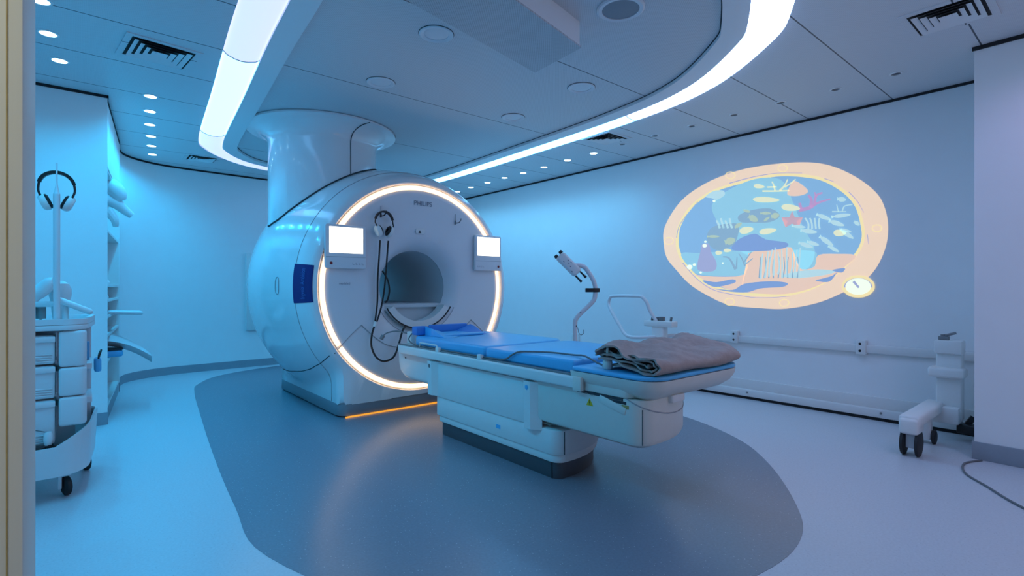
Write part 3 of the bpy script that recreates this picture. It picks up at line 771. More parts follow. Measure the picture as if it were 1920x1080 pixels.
folds = [([(1.80, .742), (1.75, .752), (1.67, .742), (1.58, .716), (1.50, .702), (1.455, .703), (1.425, .725), (1.43, .755), (1.47, .776), (1.54, .786), (1.62, .800), (1.70, .813), (1.76, .806), (1.805, .780), (1.82, .757)], 3),
         ([(1.79, .760), (1.72, .770), (1.64, .757), (1.56, .732), (1.50, .717), (1.462, .718), (1.447, .734), (1.462, .752), (1.53, .764), (1.61, .780), (1.69, .797), (1.75, .791), (1.795, .770)], 4),
         ([(1.77, .775), (1.72, .782), (1.64, .770), (1.56, .748), (1.51, .733), (1.486, .734), (1.50, .743)], 5),
         ([(1.79, .705), (1.72, .715), (1.66, .725), (1.60, .714), (1.54, .7035)], 6)]
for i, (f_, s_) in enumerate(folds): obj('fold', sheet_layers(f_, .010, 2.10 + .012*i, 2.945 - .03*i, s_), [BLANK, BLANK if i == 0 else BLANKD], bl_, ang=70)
# call bulb with its cable
cb = thing('call_bulb', 'small white squeeze call bulb standing by the blanket fold', 'call bulb', (2.12, 1.83, .692))
b = B(); lathe(b, [(0, .693), (.021, .694), (.026, .705), (.0255, .73), (.021, .748), (.012, .757), (.008, .762), (.0075, .80), (.006, .806), (0, .807)], (2.13, 1.755, 0), 24); obj('bulb', b, CREAM, cb)
b = B(); tube(b, [(2.14, 1.775, .705), (2.16, 1.85, .712), (2.19, 1.97, .735), (2.22, 2.08, .7275), (2.20, 2.25, .7275), (2.13, 2.37, .7265), (2.093, 2.43, .722), (2.082, 2.48, .70), (2.0805, 2.54, .668), (2.080, 2.62, .658), (2.081, 2.8, .656), (2.081, 3.2, .655), (2.083, 3.5, .656), (2.085, 3.72, .66), (2.10, 3.84, .69), (2.15, 3.89, .725), (2.18, 3.91, .735)], .0055, 8, 6); obj('cable', b, CABLE, cb)
b = B(); tube(b, [(2.18, 4.02, .725), (2.14, 4.12, .74), (2.09, 4.20, .725), (2.05, 4.22, .695)], .006, 8, 5); tube(b, [(2.055, 4.22, .70), (2.035, 4.22, .668)], .017, 12, 2); tag(obj('plug_cable', b, GREY), 'grey cable with a fat plug hanging off the table head end', 'cable')

# ------------------------------------------------------------------ headphones
def headphones(name, label, loc, rz, R=.095, spread=.5, cs=1.0):
    t = thing(name, label, 'headphones', loc, (0, 0, rz))
    a0 = PI*.06
    b = B(); rows = []
    for i in range(33):
        a = a0+(PI-2*a0)*i/32; wd = .014*(.6+.4*math.sin(a)); th = .008
        c, s = math.cos(a), math.sin(a)
        rows.append([b.verts.new(((R+d)*c, y, (R+d)*s)) for d, y in ((-th, -wd), (th, -wd), (th, wd), (-th, wd))])
    for p, q_ in zip(rows, rows[1:]):
        for k in range(4): b.faces.new((p[k], p[(k+1) % 4], q_[(k+1) % 4], q_[k]))
    b.faces.new(rows[0]); b.faces.new(rows[-1][::-1]); obj('headband', b, DARK, t, True)
    for s in (-1, 1):
        x = s*R*math.cos(a0); z = R*math.sin(a0)
        b = B(); tube(b, [(x, 0, z), (x*1.05, 0, z-.03), (x*1.0, -.014, z-.055), (x*.78, -.018, z-.095)], .0055, 8, 4); obj('yoke', b, DARK, t, True)
        M = Matrix.Translation((s*R*.66, 0, z-.105)) @ Matrix.Rotation(s*spread, 4, 'Y')
        b = B(); lathe(b, [(0, .026), (.030, .024), (.040, .012), (.042, 0), (.041, -.012), (.036, -.014)], n=28, axis='X', M=M @ Matrix.Scale(cs, 4) @ Matrix.Scale(s, 4, (1, 0, 0)) @ Matrix.Scale(1.3, 4, (0, 0, 1))); obj('ear_cup', b, WHITE, t, True)
        b = B(); lathe(b, [(.037, -.013), (.038, -.022), (.030, -.03), (.018, -.028), (.016, -.016), (0, -.016)], n=28, axis='X', M=M @ Matrix.Scale(cs, 4) @ Matrix.Scale(s, 4, (1, 0, 0)) @ Matrix.Scale(1.3, 4, (0, 0, 1))); obj('ear_pad', b, DARK, t, True)
    return t
hp = headphones('headphones', 'white headphones with black band hanging from the hook on the scanner face', (2.085, 4.262, 1.715), .1, .088, .42)
ca = (2.045, 4.262, 1.545); cbp = (2.125, 4.262, 1.545)
b = B(); tube(b, [ca, (2.045, 4.28, 1.40), (2.043, 4.305, 1.20), (2.04, 4.305, 1.0), (2.02, 4.30, .85), (2.012, 4.30, .79)], .008, 8, 6)
tube(b, [cbp, (2.12, 4.28, 1.38), (2.11, 4.30, 1.15), (2.08, 4.30, .97), (2.04, 4.30, .84), (2.015, 4.30, .79)], .008, 8, 6)
tube(b, [(2.012, 4.30, .79), (1.975, 4.28, .70), (1.965, 4.26, .60), (2.0, 4.24, .51), (2.07, 4.23, .47), (2.16, 4.23, .50), (2.22, 4.25, .60), (2.28, 4.29, .72), (2.33, 4.315, .77)], .009, 8, 6)
cbl = obj('headphone_cable', b, DARK, hp); cbl.parent = None
cbl.location = (0, 0, 0); tag(cbl, 'long black cable looping down the scanner face from the headphones', 'cable')
b = B(); tube(b, [(2.022, 4.299, .82), (2.008, 4.296, .775)], .014, 10, 2); obj('joiner', b, WHITE, cbl)
b = B(); tube(b, [(2.095, 4.32, 1.275), (2.14, 4.31, 1.20), (2.165, 4.32, 1.10), (2.15, 4.33, 1.01), (2.13, 4.345, .99)], .008, 8, 6); tag(obj('short_cable', b, DARK), 'short black cable arc at the left lip of the scanner bore', 'cable')

# ------------------------------------------------------------------ swan neck camera stand behind the table
st = thing('camera_stand', 'white swan-neck stand with a twin-lens camera head behind the table', 'stand', (3.3, 3.08, 0))
def sp(px, py, X=3.3):     # a point in the vertical plane through the post, facing the room entrance
    d = 4.48; l = (px-1078)/966*d; return Vector((3.3+l*math.cos(math.radians(40)), 3.08-l*math.sin(math.radians(40)), 1.12+(540-py)/966*d))
b = B(); lathe(b, [(0, 0), (.2, 0), (.2, .015), (.16, .03), (.05, .04), (.045, .06)], (3.3, 3.08, 0), 36); obj('base', b, TUBEW, st)
b = B(); tube(b, [(3.3, 3.08, .04), sp(1078, 640), sp(1078, 607), sp(1080, 598), sp(1088, 588), sp(1107, 570), sp(1114, 561), sp(1116, 550), sp(1116, 538), sp(1112, 525), sp(1105, 513), sp(1098, 503), sp(1092, 499), sp(1084, 497), sp(1072, 499)], lambda u: .020, 14, 5); obj('post', b, TUBEW, st)
a = sp(1050, 480); c = sp(1083, 513); d_ = (c-a).normalized(); n_ = Vector((0, 0, 1)).cross(d_); n_.normalize(); u_ = d_.cross(n_)
M = Matrix((( d_.x, n_.x, u_.x, a.x), (d_.y, n_.y, u_.y, a.y), (d_.z, n_.z, u_.z, a.z), (0, 0, 0, 1)))
ln = (c-a).length
b = B(); box(b, -.01, ln, -.05, .05, -.045, .045, .022, 4, M); hd = obj('camera_head', b, WHITE, st)
for v in (-.027, .027):
    b = B(); lathe(b, [(0, -.028), (.014, -.026), (.018, -.012), (.018, 0)], n=20, axis='X', M=M @ Matrix.Translation((-.008, 0, v))); obj('lens', b, DARK, hd)
    b = B(); lathe(b, [(0, .08), (.011, .08), (.011, .062), (.008, .05), (.008, 0)], n=14, axis='X', M=M @ Matrix.Translation((ln-.005, 0, v))); obj('grip', b, DARK, hd)
for i, (u, v) in enumerate(((.05, -.02), (.07, .015), (.09, .0), (.10, .02), (.12, -.01), (.16, -.03))):
    b = B(); box(b, u, u+.012, -.0515, -.0495, v, v+.006, M=M); obj('marking', b, TEXTG, hd)
b = B(); p = sp(1116, 544); box(b, -.085, .035, -.028, .028, -.018, .018, .006, 2, Matrix.Translation(p) @ Matrix.Rotation(-math.radians(40), 4, 'Z')); obj('clamp', b, DARK, st)
b = B(); q0 = sp(1082, 611); tube(b, [sp(1081, 611), sp(1084, 618), sp(1085, 624), sp(1089, 628), sp(1094, 625), sp(1094, 618)], .003, 6, 4); obj('wire_hook', b, GREY, st)
for q_ in (sp(1080, 611), sp(1088, 585)):
    b = B(); box(b, -.004, .004, -.024, -.018, -.004, .004, M=Matrix.Translation(q_) @ Matrix.Rotation(-math.radians(40), 4, 'Z')); obj('screw', b, DARK, st)

# ------------------------------------------------------------------ trolley frame at the right wall
TX = 4.95
tr_ = thing('trolley_frame', 'white wheeled trolley frame with two posts and a loop handle along the right wall', 'trolley', (TX, 2.1, 0))
def post(y, top): 
    b = B(); box(b, TX-.05, TX+.05, y-.075, y+.075, .15, top, .012, 3); return obj('post', b, WHITE, tr_)
p1 = post(3.34, .70); p2 = post(.84, .66)
b = B(); box(b, TX-.06, TX+.06, 3.34-.19, 3.34+.17, .69, .755, .008); obj('post_head', b, WHITE, tr_)
for y, m, h in ((3.44, CABLE, .80), (3.20, TUBEW, .80)):
    b = B(); tube(b, [(TX, y, .75), (TX, y-.01, h)], .013, 10, 2); obj('peg', b, CABLE, tr_)
b = B(); box(b, TX-.03, TX+.02, 3.28, 3.335, .75, .80, .004); box(b, TX-.03, TX+.02, 3.337, 3.38, .75, .795, .004); obj('clip', b, CABLE, tr_)
b = B(); tube(b, [(TX-.03, 3.36, .75), (TX-.05, 3.43, .86), (TX-.06, 3.47, .96), (TX-.07, 3.52, 1.015), (TX-.07, 3.58, 1.027), (TX-.07, 3.92, 1.025), (TX-.07, 3.985, 1.00), (TX-.07, 4.005, .93), (TX-.09, 3.95, .85), (TX-.12, 3.80, .68), (TX-.14, 3.72, .60), (TX-.15, 3.64, .565), (TX-.13, 3.50, .565), (TX+.02, 3.30, .585), (TX+.16, 3.22, .597)], .020, 12, 5); obj('loop_handle', b, TUBEW, tr_)
b = B(); box(b, TX-.075, TX+.06, .76, .92, .635, .735, .012); obj('post_head', b, WHITE, tr_)
b = B(); tube(b, [(TX-.03, .87, .73), (TX-.03, .875, .775)], .016, 8, 2); tube(b, [(TX-.03, .87, .765), (TX-.03, .80, .79)], .009, 8, 2); box(b, TX-.055, TX, .84, .90, .735, .762, .004); obj('knob', b, GREY, tr_)
b = B(); box(b, TX-.10, TX+.055, .745, .955, .46, .535, .02, 3); obj('bracket', b, WHITE, tr_)
# foot: crossbar and leg to the caster
b = B(); box(b, TX-.74, TX+.04, .865, .985, .195, .272, .02, 3); box(b, TX-.76, TX-.60, .87, .98, .15, .255, .02, 3); obj('foot_leg', b, WHITE, tr_)
b = B(); box(b, TX-.12, TX+.05, .77, .93, .13, .25, .015); obj('foot_block', b, WHITE, tr_)
b = B(); box(b, TX-.58, TX+.05, 3.24, 3.40, .19, .265, .02, 3); obj('foot_leg', b, WHITE, tr_)
def caster(x, y, r, wd, h):
    b = B()
    for s in (-1, 1): lathe(b, [(0, -.012), (r*.8, -.012), (r, -.008), (r, .008), (r*.8, .012), (0, .012)], (x, y+s*wd, r), 28, 'Y')
    lathe(b, [(0, -wd), (.012, -wd), (.012, wd), (0, wd)], (x, y, r), 12, 'Y')
    o = obj('caster', b, RUBBER, tr_)
    b = B(); box(b, x-.03, x+.03, y-wd+.014, y+wd-.014, r*.6, h, .006); obj('fork', b, TUBEW, o)
caster(TX-.68, .925, .086, .040, .165)
caster(TX-.25, .93, .05, .045, .2); caster(TX-.52, 3.32, .072, .036, .2); caster(TX+.0, 3.32, .07, .03, .17)
b = B(); box(b, TX-.03, TX+.10, .70, .80, .06, .12, .008); tube(b, [(TX+.06, .76, .10), (TX+.085, .72, .17)], .02, 8, 2); obj('brake_pedal', b, DARK, tr_)
# outlets on the wall
def outlet(y, z, label, h=.125):
    t = thing('wall_outlet', label, 'outlet', (XR, y, z), group='double outlets on the right wall')
    b = B(); box(b, -.052, -.001, -.038, .038, -h/2, h/2, .006); obj('cover', b, WHITE, t, True)
    for dz in (-.03, .03):
        b = B(); lathe(b, [(0, 0), (.011, 0), (.011, .003)], (-.0535, .004, dz), 14, 'X'); obj('socket', b, DARK, t, True)
outlet(2.60, .617, 'white double outlet on the bumper rail nearer the blanket')
outlet(1.475, .607, 'white double outlet on the bumper rail nearer the pillar')
t = thing('wall_outlet', 'white outlet low on the wall behind the camera stand', 'outlet', (XR, 4.85, .40))
px = (1089, 647)
b = B(); box(b, -.03, 0, -.06, .06, -.05, .09, .006); obj('cover', b, WHITE, t, True)
b = B(); lathe(b, [(0, 0), (.02, 0), (.02, .003)], (-.0325, 0, .03), 14, 'X'); obj('socket', b, GREY, t, True)
b = B(); tube(b, [(4.47, .60, .005), (4.30, .66, .006), (4.08, .62, .006), (3.9, .50, .006), (3.72, .38, .006), (3.55, .22, .006), (3.4, .02, .006)], .006, 8, 8); tag(obj('floor_cable', b, CABLE), 'thin grey cable curving over the floor from the pillar', 'cable')

# ------------------------------------------------------------------ aquarium projection on the right wall, its light put into glowing flat shapes
SS, CC = math.sin(math.radians(40)), math.cos(math.radians(40))
def wp(px, py, layer=0):
    u = (px-960)/966; v = (540-py)/966; k = XR/(SS+u*CC)
    return (XR-.002-.0012*layer, (CC-u*SS)*k, 1.12+v*k)
def pmat(name, c, e=.72, q=.40):
    c = tuple(v*(1-q)+q*k for v, k in zip(c, (.50, .60, .74)))      # wash of room light over the projection, mixed into the colour
    return mat(name, tuple(v*.5 for v in c), .7, emit=c, es=e, noise=.05, nscale=9)
def lin(r, g, b_): return tuple(((x/255+.055)/1.055)**2.4 if x > 10 else x/255/12.92 for x in (r, g, b_))
PE = pmat('projected_peach', lin(240, 210, 180), .88, .06); PY = pmat('projected_yellow', lin(246, 224, 160), .88, .08); PW = pmat('projected_water', lin(128, 186, 224), .72, .2); PA = pmat('projected_aqua', lin(146, 212, 228), .74, .2)
PB = pmat('projected_blue', lin(110, 156, 216), .7, .3); PS = pmat('projected_sand', lin(240, 202, 174), .85, .12); PC = pmat('projected_cream', lin(232, 232, 190), .85, .1); PP = pmat('projected_pink', lin(205, 122, 190))
PR = pmat('projected_coral', lin(226, 158, 160)); PF = pmat('projected_pale_fish', lin(188, 226, 226), .8, .2); PG = pmat('projected_green', lin(190, 214, 160)); PT = pmat('projected_teal', lin(110, 168, 190))
PV = pmat('projected_violet', lin(160, 160, 205), .72, .4); PD = pmat('projected_dial', lin(240, 250, 222), .95, .05)
pic = thing('projected_picture', 'round porthole picture of an underwater reef projected on the right wall', 'projection', wp(1455, 440))
def poly(name, pts, m, layer, smooth=5, parent=None):
    P = smooth_path([(x, y, 0) for x, y in pts], smooth, True) if smooth else [Vector((x, y, 0)) for x, y in pts]
    b = B(); b.faces.new([b.verts.new(wp(p.x, p.y, layer)) for p in P]); bmesh.ops.triangulate(b, faces=b.faces)
    return obj(name, b, m, parent or pic)
def z8(pts): return [(1220+x/3.375, 280+y/3.375) for x, y in pts]     # survey marks of the picture outline
def ribbon(b, pts, w0, w1, layer, sm=5):
    P = smooth_path([(x, y, 0) for x, y in pts], sm); n = len(P); prev = None
    for i, p in enumerate(P):
        t = (P[min(i+1, n-1)]-P[max(i-1, 0)]).normalized(); wd = w0+(w1-w0)*i/(n-1)
        a = b.verts.new(wp(p.x-t.y*wd/2, p.y+t.x*wd/2, layer)); c = b.verts.new(wp(p.x+t.y*wd/2, p.y-t.x*wd/2, layer))
        if prev: b.faces.new((prev[0], prev[1], c, a))
        prev = (a, c)
    return b
fr_o = z8([(85, 610), (90, 490), (190, 330), (340, 220), (520, 145), (700, 105), (900, 84), (1060, 88), (1190, 122), (1330, 195), (1440, 290), (1490, 400), (1502, 520), (1480, 640), (1420, 760), (1330, 850), (1220, 905), (1060, 970), (860, 1008), (680, 1004), (500, 985), (370, 930), (250, 855), (160, 760), (105, 690)])
fr_i = z8([(160, 590), (175, 480), (260, 350), (400, 255), (600, 195), (800, 155), (960, 158), (1100, 185), (1230, 260), (1310, 350), (1345, 460), (1355, 560), (1320, 650), (1240, 740), (1130, 830), (1000, 895), (850, 930), (680, 930), (520, 910), (380, 870), (270, 800), (200, 715), (170, 650)])
poly('porthole_frame', fr_o, PE, 0)
poly('inner_rim', fr_i, PY, 1)
cxp, cyp = 1220+760/3.375, 280+545/3.375
poly('water', [(cxp+(x-cxp)*.968, cyp+(y-cyp)*.955) for x, y in fr_i], PW, 2)
poly('aqua_glow', z8([(400, 330), (620, 200), (820, 190), (900, 330), (960, 480), (1040, 640), (980, 760), (780, 720), (560, 640), (430, 470)]), PA, 3)
poly('aqua_seabed', z8([(195, 660), (320, 655), (600, 640), (1000, 640), (1050, 690), (1000, 790), (600, 800), (330, 795), (250, 750)]), PA, 3)
poly('sand', z8([(255, 790), (400, 805), (600, 790), (620, 660), (760, 640), (890, 620), (910, 700), (960, 760), (1040, 740), (1060, 670), (1180, 662), (1300, 672), (1235, 740), (1130, 826), (1000, 885), (850, 916), (680, 912), (520, 892), (390, 850), (290, 800)]), PS, 4, 3)
for n_p, q in enumerate(([(330, 830), (420, 840), (520, 822), (540, 840), (480, 860), (400, 870)], [(400, 880), (520, 890), (600, 850), (760, 835), (865, 845), (840, 870), (700, 880), (610, 905), (500, 900)], [(1045, 830), (1100, 815), (1150, 800), (1180, 780), (1130, 838)], [(1150, 765), (1230, 752), (1210, 780)])):
    poly('pool_shape', z8(q), PB, 5)
poly('foam_shape', z8([(830, 800), (950, 770), (1080, 760), (1170, 775), (1080, 800), (920, 815)]), PF, 5)
poly('blue_whale_shape', z8([(515, 630), (560, 570), (660, 535), (730, 570), (860, 590), (860, 620), (760, 640), (600, 645)]), PB, 5)
# coral
def branch(name, stems, m, layer):
    b = B()
    for s in stems: ribbon(b, z8(s[0]), s[1]/3.375, s[2]/3.375, layer)
    return obj(name, b, m, pic)
branch('pink_coral', [([(940, 385), (1010, 370), (1060, 340), (1140, 315)], 26, 8), ([(1015, 368), (1020, 320), (1000, 290)], 24, 14), ([(1040, 345), (1050, 295), (1090, 275)], 20, 10), ([(955, 380), (945, 340)], 20, 16), ([(1050, 300), (1040, 272)], 12, 8)], PP, 7)
branch('pale_coral', [([(710, 265), (790, 265), (880, 262)], 10, 8), ([(790, 262), (780, 225), (770, 205)], 10, 7), ([(820, 262), (850, 230), (870, 190)], 12, 7), ([(740, 240), (800, 238)], 9, 7), ([(850, 240), (890, 215), (920, 190)], 10, 6)], PC, 7)
branch('left_coral', [([(600, 740), (580, 690), (560, 660)], 10, 5), ([(590, 720), (625, 670), (640, 650)], 9, 5), ([(600, 730), (650, 690)], 8, 5), ([(540, 760), (500, 690), (460, 680)], 16, 6), ([(545, 755), (550, 680)], 12, 5)], PT, 7)
branch('corner_coral', [([(1150, 395), (1240, 395)], 8, 6), ([(1190, 395), (1180, 350)], 7, 5), ([(1215, 392), (1230, 360), (1280, 350)], 8, 6)], PF, 7)
branch('seaweed', [([(700+i*27, 820-((i*37) % 30)), (704+i*27+6*math.sin(i*2), 740), (712+i*26+10*math.sin(i), 660-((i*53) % 40))], 13, 7) for i in range(10)], PF, 8)
branch('seaweed_dark', [([(690+i*30, 815), (694+i*30+8*math.sin(i*1.7), 745), (700+i*29, 680)], 9, 5) for i in range(9)], PT, 7)
branch('tube_sponge', [([(440+i*26, 500), (430+i*26, 470), (418+i*28, 450-(i % 2)*14)], 14, 12) for i in range(4)], PF, 6)
branch('tube_sponge', [([(1000+i*24, 505), (1000+i*22, 470), (980+i*30, 435)], 12, 10) for i in range(4)], PF, 6)
poly('dark_coral_mass', z8([(360, 540), (400, 490), (500, 470), (560, 480), (550, 560), (520, 610), (430, 640), (370, 600)]), PT, 6)
poly('dark_coral_mass', z8([(560, 420), (640, 385), (760, 375), (820, 420), (760, 460), (650, 465), (570, 460)]), PT, 6)
poly('sponge_mound', z8([(300, 760), (320, 640), (330, 600), (370, 600), (385, 650), (420, 720), (400, 770)]), PV, 6)
poly('orange_rock', z8([(870, 290), (880, 240), (915, 200), (985, 245), (995, 275), (940, 295)]), PS, 7, 3)
b = B(); cx_, cy_ = z8([(898, 448)])[0]
stp = []
for i in range(10):
    rr = (20 if i % 2 == 0 else 8); a = -PI/2+i*PI/5; stp.append((cx_+rr*math.cos(a)*1.05, cy_+rr*math.sin(a)*.85))
poly('starfish', stp, PR, 8, 0)
def fish(x, y, ln_, ht, ang, m, tail=True, layer=9):
    (px_, py_), = z8([(x, y)]); ln_ /= 3.375; ht /= 3.375; ca_, sa_ = math.cos(ang), math.sin(ang)
    pts = [(ln_/2*math.cos(a), ht/2*math.sin(a)*(1-.25*math.cos(a))) for a in [2*PI*i/18 for i in range(18)]]
    if tail: pts = pts[:9]+[(-ln_*.62, ht*.42), (-ln_*.56, 0), (-ln_*.62, -ht*.42)]+pts[10:]
    poly('fish', [(px_+p*ca_-q*sa_, py_+p*sa_+q*ca_) for p, q in pts], m, layer, 0)
for a in ((1105, 432, 90, 26, .35), (1185, 470, 92, 30, .3), (945, 490, 80, 20, .1), (1010, 520, 95, 28, .12), (1035, 597, 70, 24, .3), (990, 608, 85, 26, .3), (1120, 585, 95, 30, .6), (1165, 633, 70, 22, .5), (1250, 540, 90, 28, .6), (1240, 515, 70, 18, .25), (1215, 420, 110, 24, -.12), (1215, 318, 50, 30, .1), (1310, 470, 40, 24, .6)): fish(*a, PF)
for a in ((735, 320, 170, 34, .03), (745, 518, 110, 36, -.15), (610, 512, 90, 42, -.2), (890, 370, 120, 40, .1), (1200, 530, 80, 40, .05), (435, 655, 44, 26, 0), (490, 640, 50, 22, 0), (690, 235, 70, 26, .1)): fish(*a, PC, False)
for a in ((655, 440, 60, 40, .5), (795, 420, 46, 36, -.2), (735, 405, 60, 18, 0), (510, 580, 60, 44, -.3), (560, 480, 50, 24, -.6), (405, 552, 70, 16, 0), (740, 440, 40, 16, -.6), (615, 392, 40, 18, .3)): fish(*a, PG)
poly('far_jellyfish', z8([(350, 300), (400, 265), (460, 262), (470, 290), (420, 320), (390, 310)]), PF, 6)
for x, y, r_ in ((345, 610, 14), (350, 585, 8), (405, 328, 9), (320, 780, 8), (280, 730, 10), (460, 720, 6), (250, 745, 18)):
    (px_, py_), = z8([(x, y)]); poly('bubble', [(px_+r_/3.375*math.cos(2*PI*i/12), py_+r_/3.375*.8*math.sin(2*PI*i/12)) for i in range(12)], PD, 9, 0)
# thin lines between rim and frame, rivet marks and the gauge
for s in ([(205, 720), (290, 815), (400, 890), (560, 925), (700, 940), (880, 930)], [(165, 560), (190, 470), (300, 330)], [(500, 215), (650, 175), (800, 152), (960, 150)], [(1255, 270), (1310, 330), (1350, 400)], [(1100, 185), (1160, 205)], [(1372, 540), (1380, 600)]): obj('rim_line', ribbon(B(), z8(s), 1.6, .8, 2), PV, pic)
for x, y in ((835, 120), (1432, 500), (845, 972), (500, 965), (115, 580), (505, 165)):
    (px_, py_), = z8([(x, y)]); b = B()
    P = [wp(px_+9*math.cos(a), py_+6.5*math.sin(a), 1) for a in [2*PI*i/16 for i in range(16)]]; tube(b, P, .004, 4, 0, True); obj('rivet_mark', b, PY, pic)
gx, gy = z8([(1315, 868)])[0]
def el(rx, ry, n=32): return [(gx+rx*math.cos(2*PI*i/n), gy+ry*math.sin(2*PI*i/n)) for i in range(n)]
poly('gauge_rim', el(31, 21), PY, 3, 0); poly('gauge_arc', [(gx+27*math.cos(PI+PI*i/16), gy+2+20*math.sin(PI+PI*i/16)*.9) for i in range(17)], PV, 4, 0); poly('gauge_dial', el(24, 15.5), PD, 5, 0)
b = B(); ribbon(b, z8([(1285, 835), (1320, 875)]), 5, 4, 6); obj('gauge_needle', b, PV, pic)

# ------------------------------------------------------------------ white cart at the left
ct = thing('supply_cart', 'white plastic wheeled supply cart with bins by the door frame', 'cart', (-.25, 3.9, 0))
oc = [(-.62, 3.60), (-.03, 3.60), (.035, 3.66), (.075, 4.12), (.02, 4.2), (-.62, 4.2)]
oc2 = [(p.x, p.y) for p in smooth_path([(x, y, 0) for x, y in oc], 1, True)]
def ocut(o_, r=.03):
    out = []; n = len(o_)
    for i in range(n):
        a, p, c = Vector(o_[i-1]), Vector(o_[i]), Vector(o_[(i+1) % n])
        q0 = p+(a-p).normalized()*r; q1 = p+(c-p).normalized()*r
        for k in range(5):
            t = k/4; out.append(tuple((q0*(1-t)**2+p*2*t*(1-t)+q1*t*t)))
    return out
oc_r = ocut(oc)
b = B(); prism(b, oc_r, .895, .925, .006)
ii = offset(oc_r, .022)
strip(b, [(x, y, .925) for x, y in oc_r], [(x, y, .955) for x, y in oc_r]); strip(b, [(x, y, .955) for x, y in oc_r], [(x, y, .955) for x, y in ii]); strip(b, [(x, y, .955) for x, y in ii], [(x, y, .925) for x, y in ii])
obj('top_tray', b, CARTW, ct)
# back corner post and side shelf ledges
b = B(); box(b, .025, .055, 4.10, 4.15, .2, .90, .006); obj('corner_post', b, CARTW, ct)
for z in (.66, .47):
    b = B(); box(b, -.1, .055, 3.78, 4.14, z, z+.035, .006); obj('side_shelf', b, CARTW, ct)
b = B(); box(b, -.62, -.02, 4.0, 4.15, .2, .9, .01); obj('back_panel', b, CARTW, ct)
for z0, z1 in ((.70, .892), (.545, .697), (.385, .54)):
    b = B(); prism(b, rrect(-.085, .03, 3.61, 3.80, (.012, .035, .02, .01)), z0, z1, .016, 3); obj('side_bin', b, CARTW, ct)
for z0, z1 in ((.72, .87), (.54, .71), (.30, .53)):
    b = B(); box(b, -.6, -.10, 3.625, 3.98, z0, z1, .012, 3)
    for k in range(4): box(b, -.58, -.11, 3.619, 3.63, z0+.012+k*.012, z0+.018+k*.012, .001)
    box(b, -.6, -.098, 3.612, 3.64, z1-.035, z1-.004, .006); obj('drawer', b, CARTW, ct)
b = B()
tb0 = ocut([(-.64, 3.545), (-.03, 3.545), (.05, 3.66), (.09, 4.15), (-.0, 4.22), (-.64, 4.22)], .07)
R_ = [[b.verts.new((x, y, z+(.10*max(0, min(1, (x+.12)/.17)) if k > 1 else 0))) for x, y in offset(tb0, ins)] for k, (ins, z) in enumerate(((.06, .125), (.012, .14), (0, .285), (.012, .285), (.025, .16), (.07, .15)))]
for a, c in zip(R_, R_[1:]):
    n = len(a)
    for k in range(n): b.faces.new((a[k], a[(k+1) % n], c[(k+1) % n], c[k]))
b.faces.new(R_[0][::-1]); b.faces.new(R_[-1]); obj('base_tray', b, CARTW, ct, ang=40)
for x, y in ((-.055, 3.69), (.03, 4.12), (-.52, 3.69), (-.52, 4.1)):
    b = B(); lathe(b, [(0, -.014), (.04, -.014), (.05, -.009), (.05, .009), (.04, .014), (0, .014)], (x, y, .05), 26, 'X', Matrix.Rotation(.35, 4, 'Z')); c_ = obj('caster', b, RUBBER, ct)
    b = B(); box(b, x-.035, x-.018, y-.02, y+.02, .04, .135, .004); box(b, x-.03, x+.02, y-.02, y+.02, .105, .135, .004); obj('fork', b, TUBEW, c_)
b = B(); tube(b, [(-.094, 3.66, .925), (-.094, 3.66, 1.62)], .0145, 14, 0); tube(b, [(-.094, 3.66, 1.62), (-.094, 3.66, 1.68), (-.094, 3.66, 1.785)], lambda u: .0145-.0105*min(1, u*2.2), 14, 4); obj('pole', b, TUBEW, ct)
headphones('headphones', 'white headphones with black band hooked on the cart pole', (-.094, 3.69, 1.668), -.05, .072, .42, .82)
# things on the cart
hb = thing('coil_housing', 'white rounded coil housing with dark squiggle marks on the cart tray', 'coil', (-.28, 3.75, .925))
b = B(); prism(b, rrect(-.36, -.205, 3.66, 3.80, .05), .926, 1.13, .035, 4); obj('body', b, CARTW, hb)
b = B(); tube(b, [(-.245+.006*math.sin(i*1.1), 3.6575, .975+i*.0045) for i in range(19)], .006, 6, 2); obj('squiggle_mark', b, PV, hb)
b = B(); tube(b, [(-.31, 3.74, 1.12), (-.30, 3.74, 1.19), (-.27, 3.74, 1.235), (-.235, 3.74, 1.215)], .016, 10, 5); obj('spout', b, CARTW, hb)
cu_ = thing('curved_coil', 'white curved shell coil with a thick arm standing behind the cart pole', 'coil', (-.14, 3.88, .925))
b = B(); tube(b, [(-.225, 3.86, .95), (-.22, 3.86, 1.02), (-.20, 3.86, 1.075), (-.165, 3.86, 1.105), (-.13, 3.86, 1.145), (-.115, 3.86, 1.15)], lambda u: .026+.012*math.sin(PI*u), 14, 6); obj('arm', b, CARTW, cu_)
b = B(); lathe(b, [(0, .93), (.03, .93), (.036, .96), (.042, 1.04), (.05, 1.08), (.05, 1.115), (.038, 1.145), (.015, 1.16), (0, 1.162)], (-.085, 3.92, 0), 24); obj('shell', b, CARTW, cu_)
b = B(); box(b, -.215, -.10, 3.83, 3.95, 1.015, 1.045, .006); obj('crossbar', b, CARTW, cu_)
b = B(); lathe(b, [(0, .926), (.006, .926), (.006, .95), (.022, .95), (.022, 1.015), (0, 1.015)], (-.165, 3.87, 0), 16); obj('foot', b, GREY, cu_)
pd = thing('paddle_coil', 'flat pale paddle coil leaning on the right of the cart tray', 'coil', (0, 3.8, .925))
b = B(); box(b, -.085, .085, 3.70, 3.80, -.016, .016, .014, 3, Matrix.Translation((-.02, 0, 1.02)) @ Matrix.Rotation(.48, 4, 'Y')); obj('paddle', b, CARTW, pd)
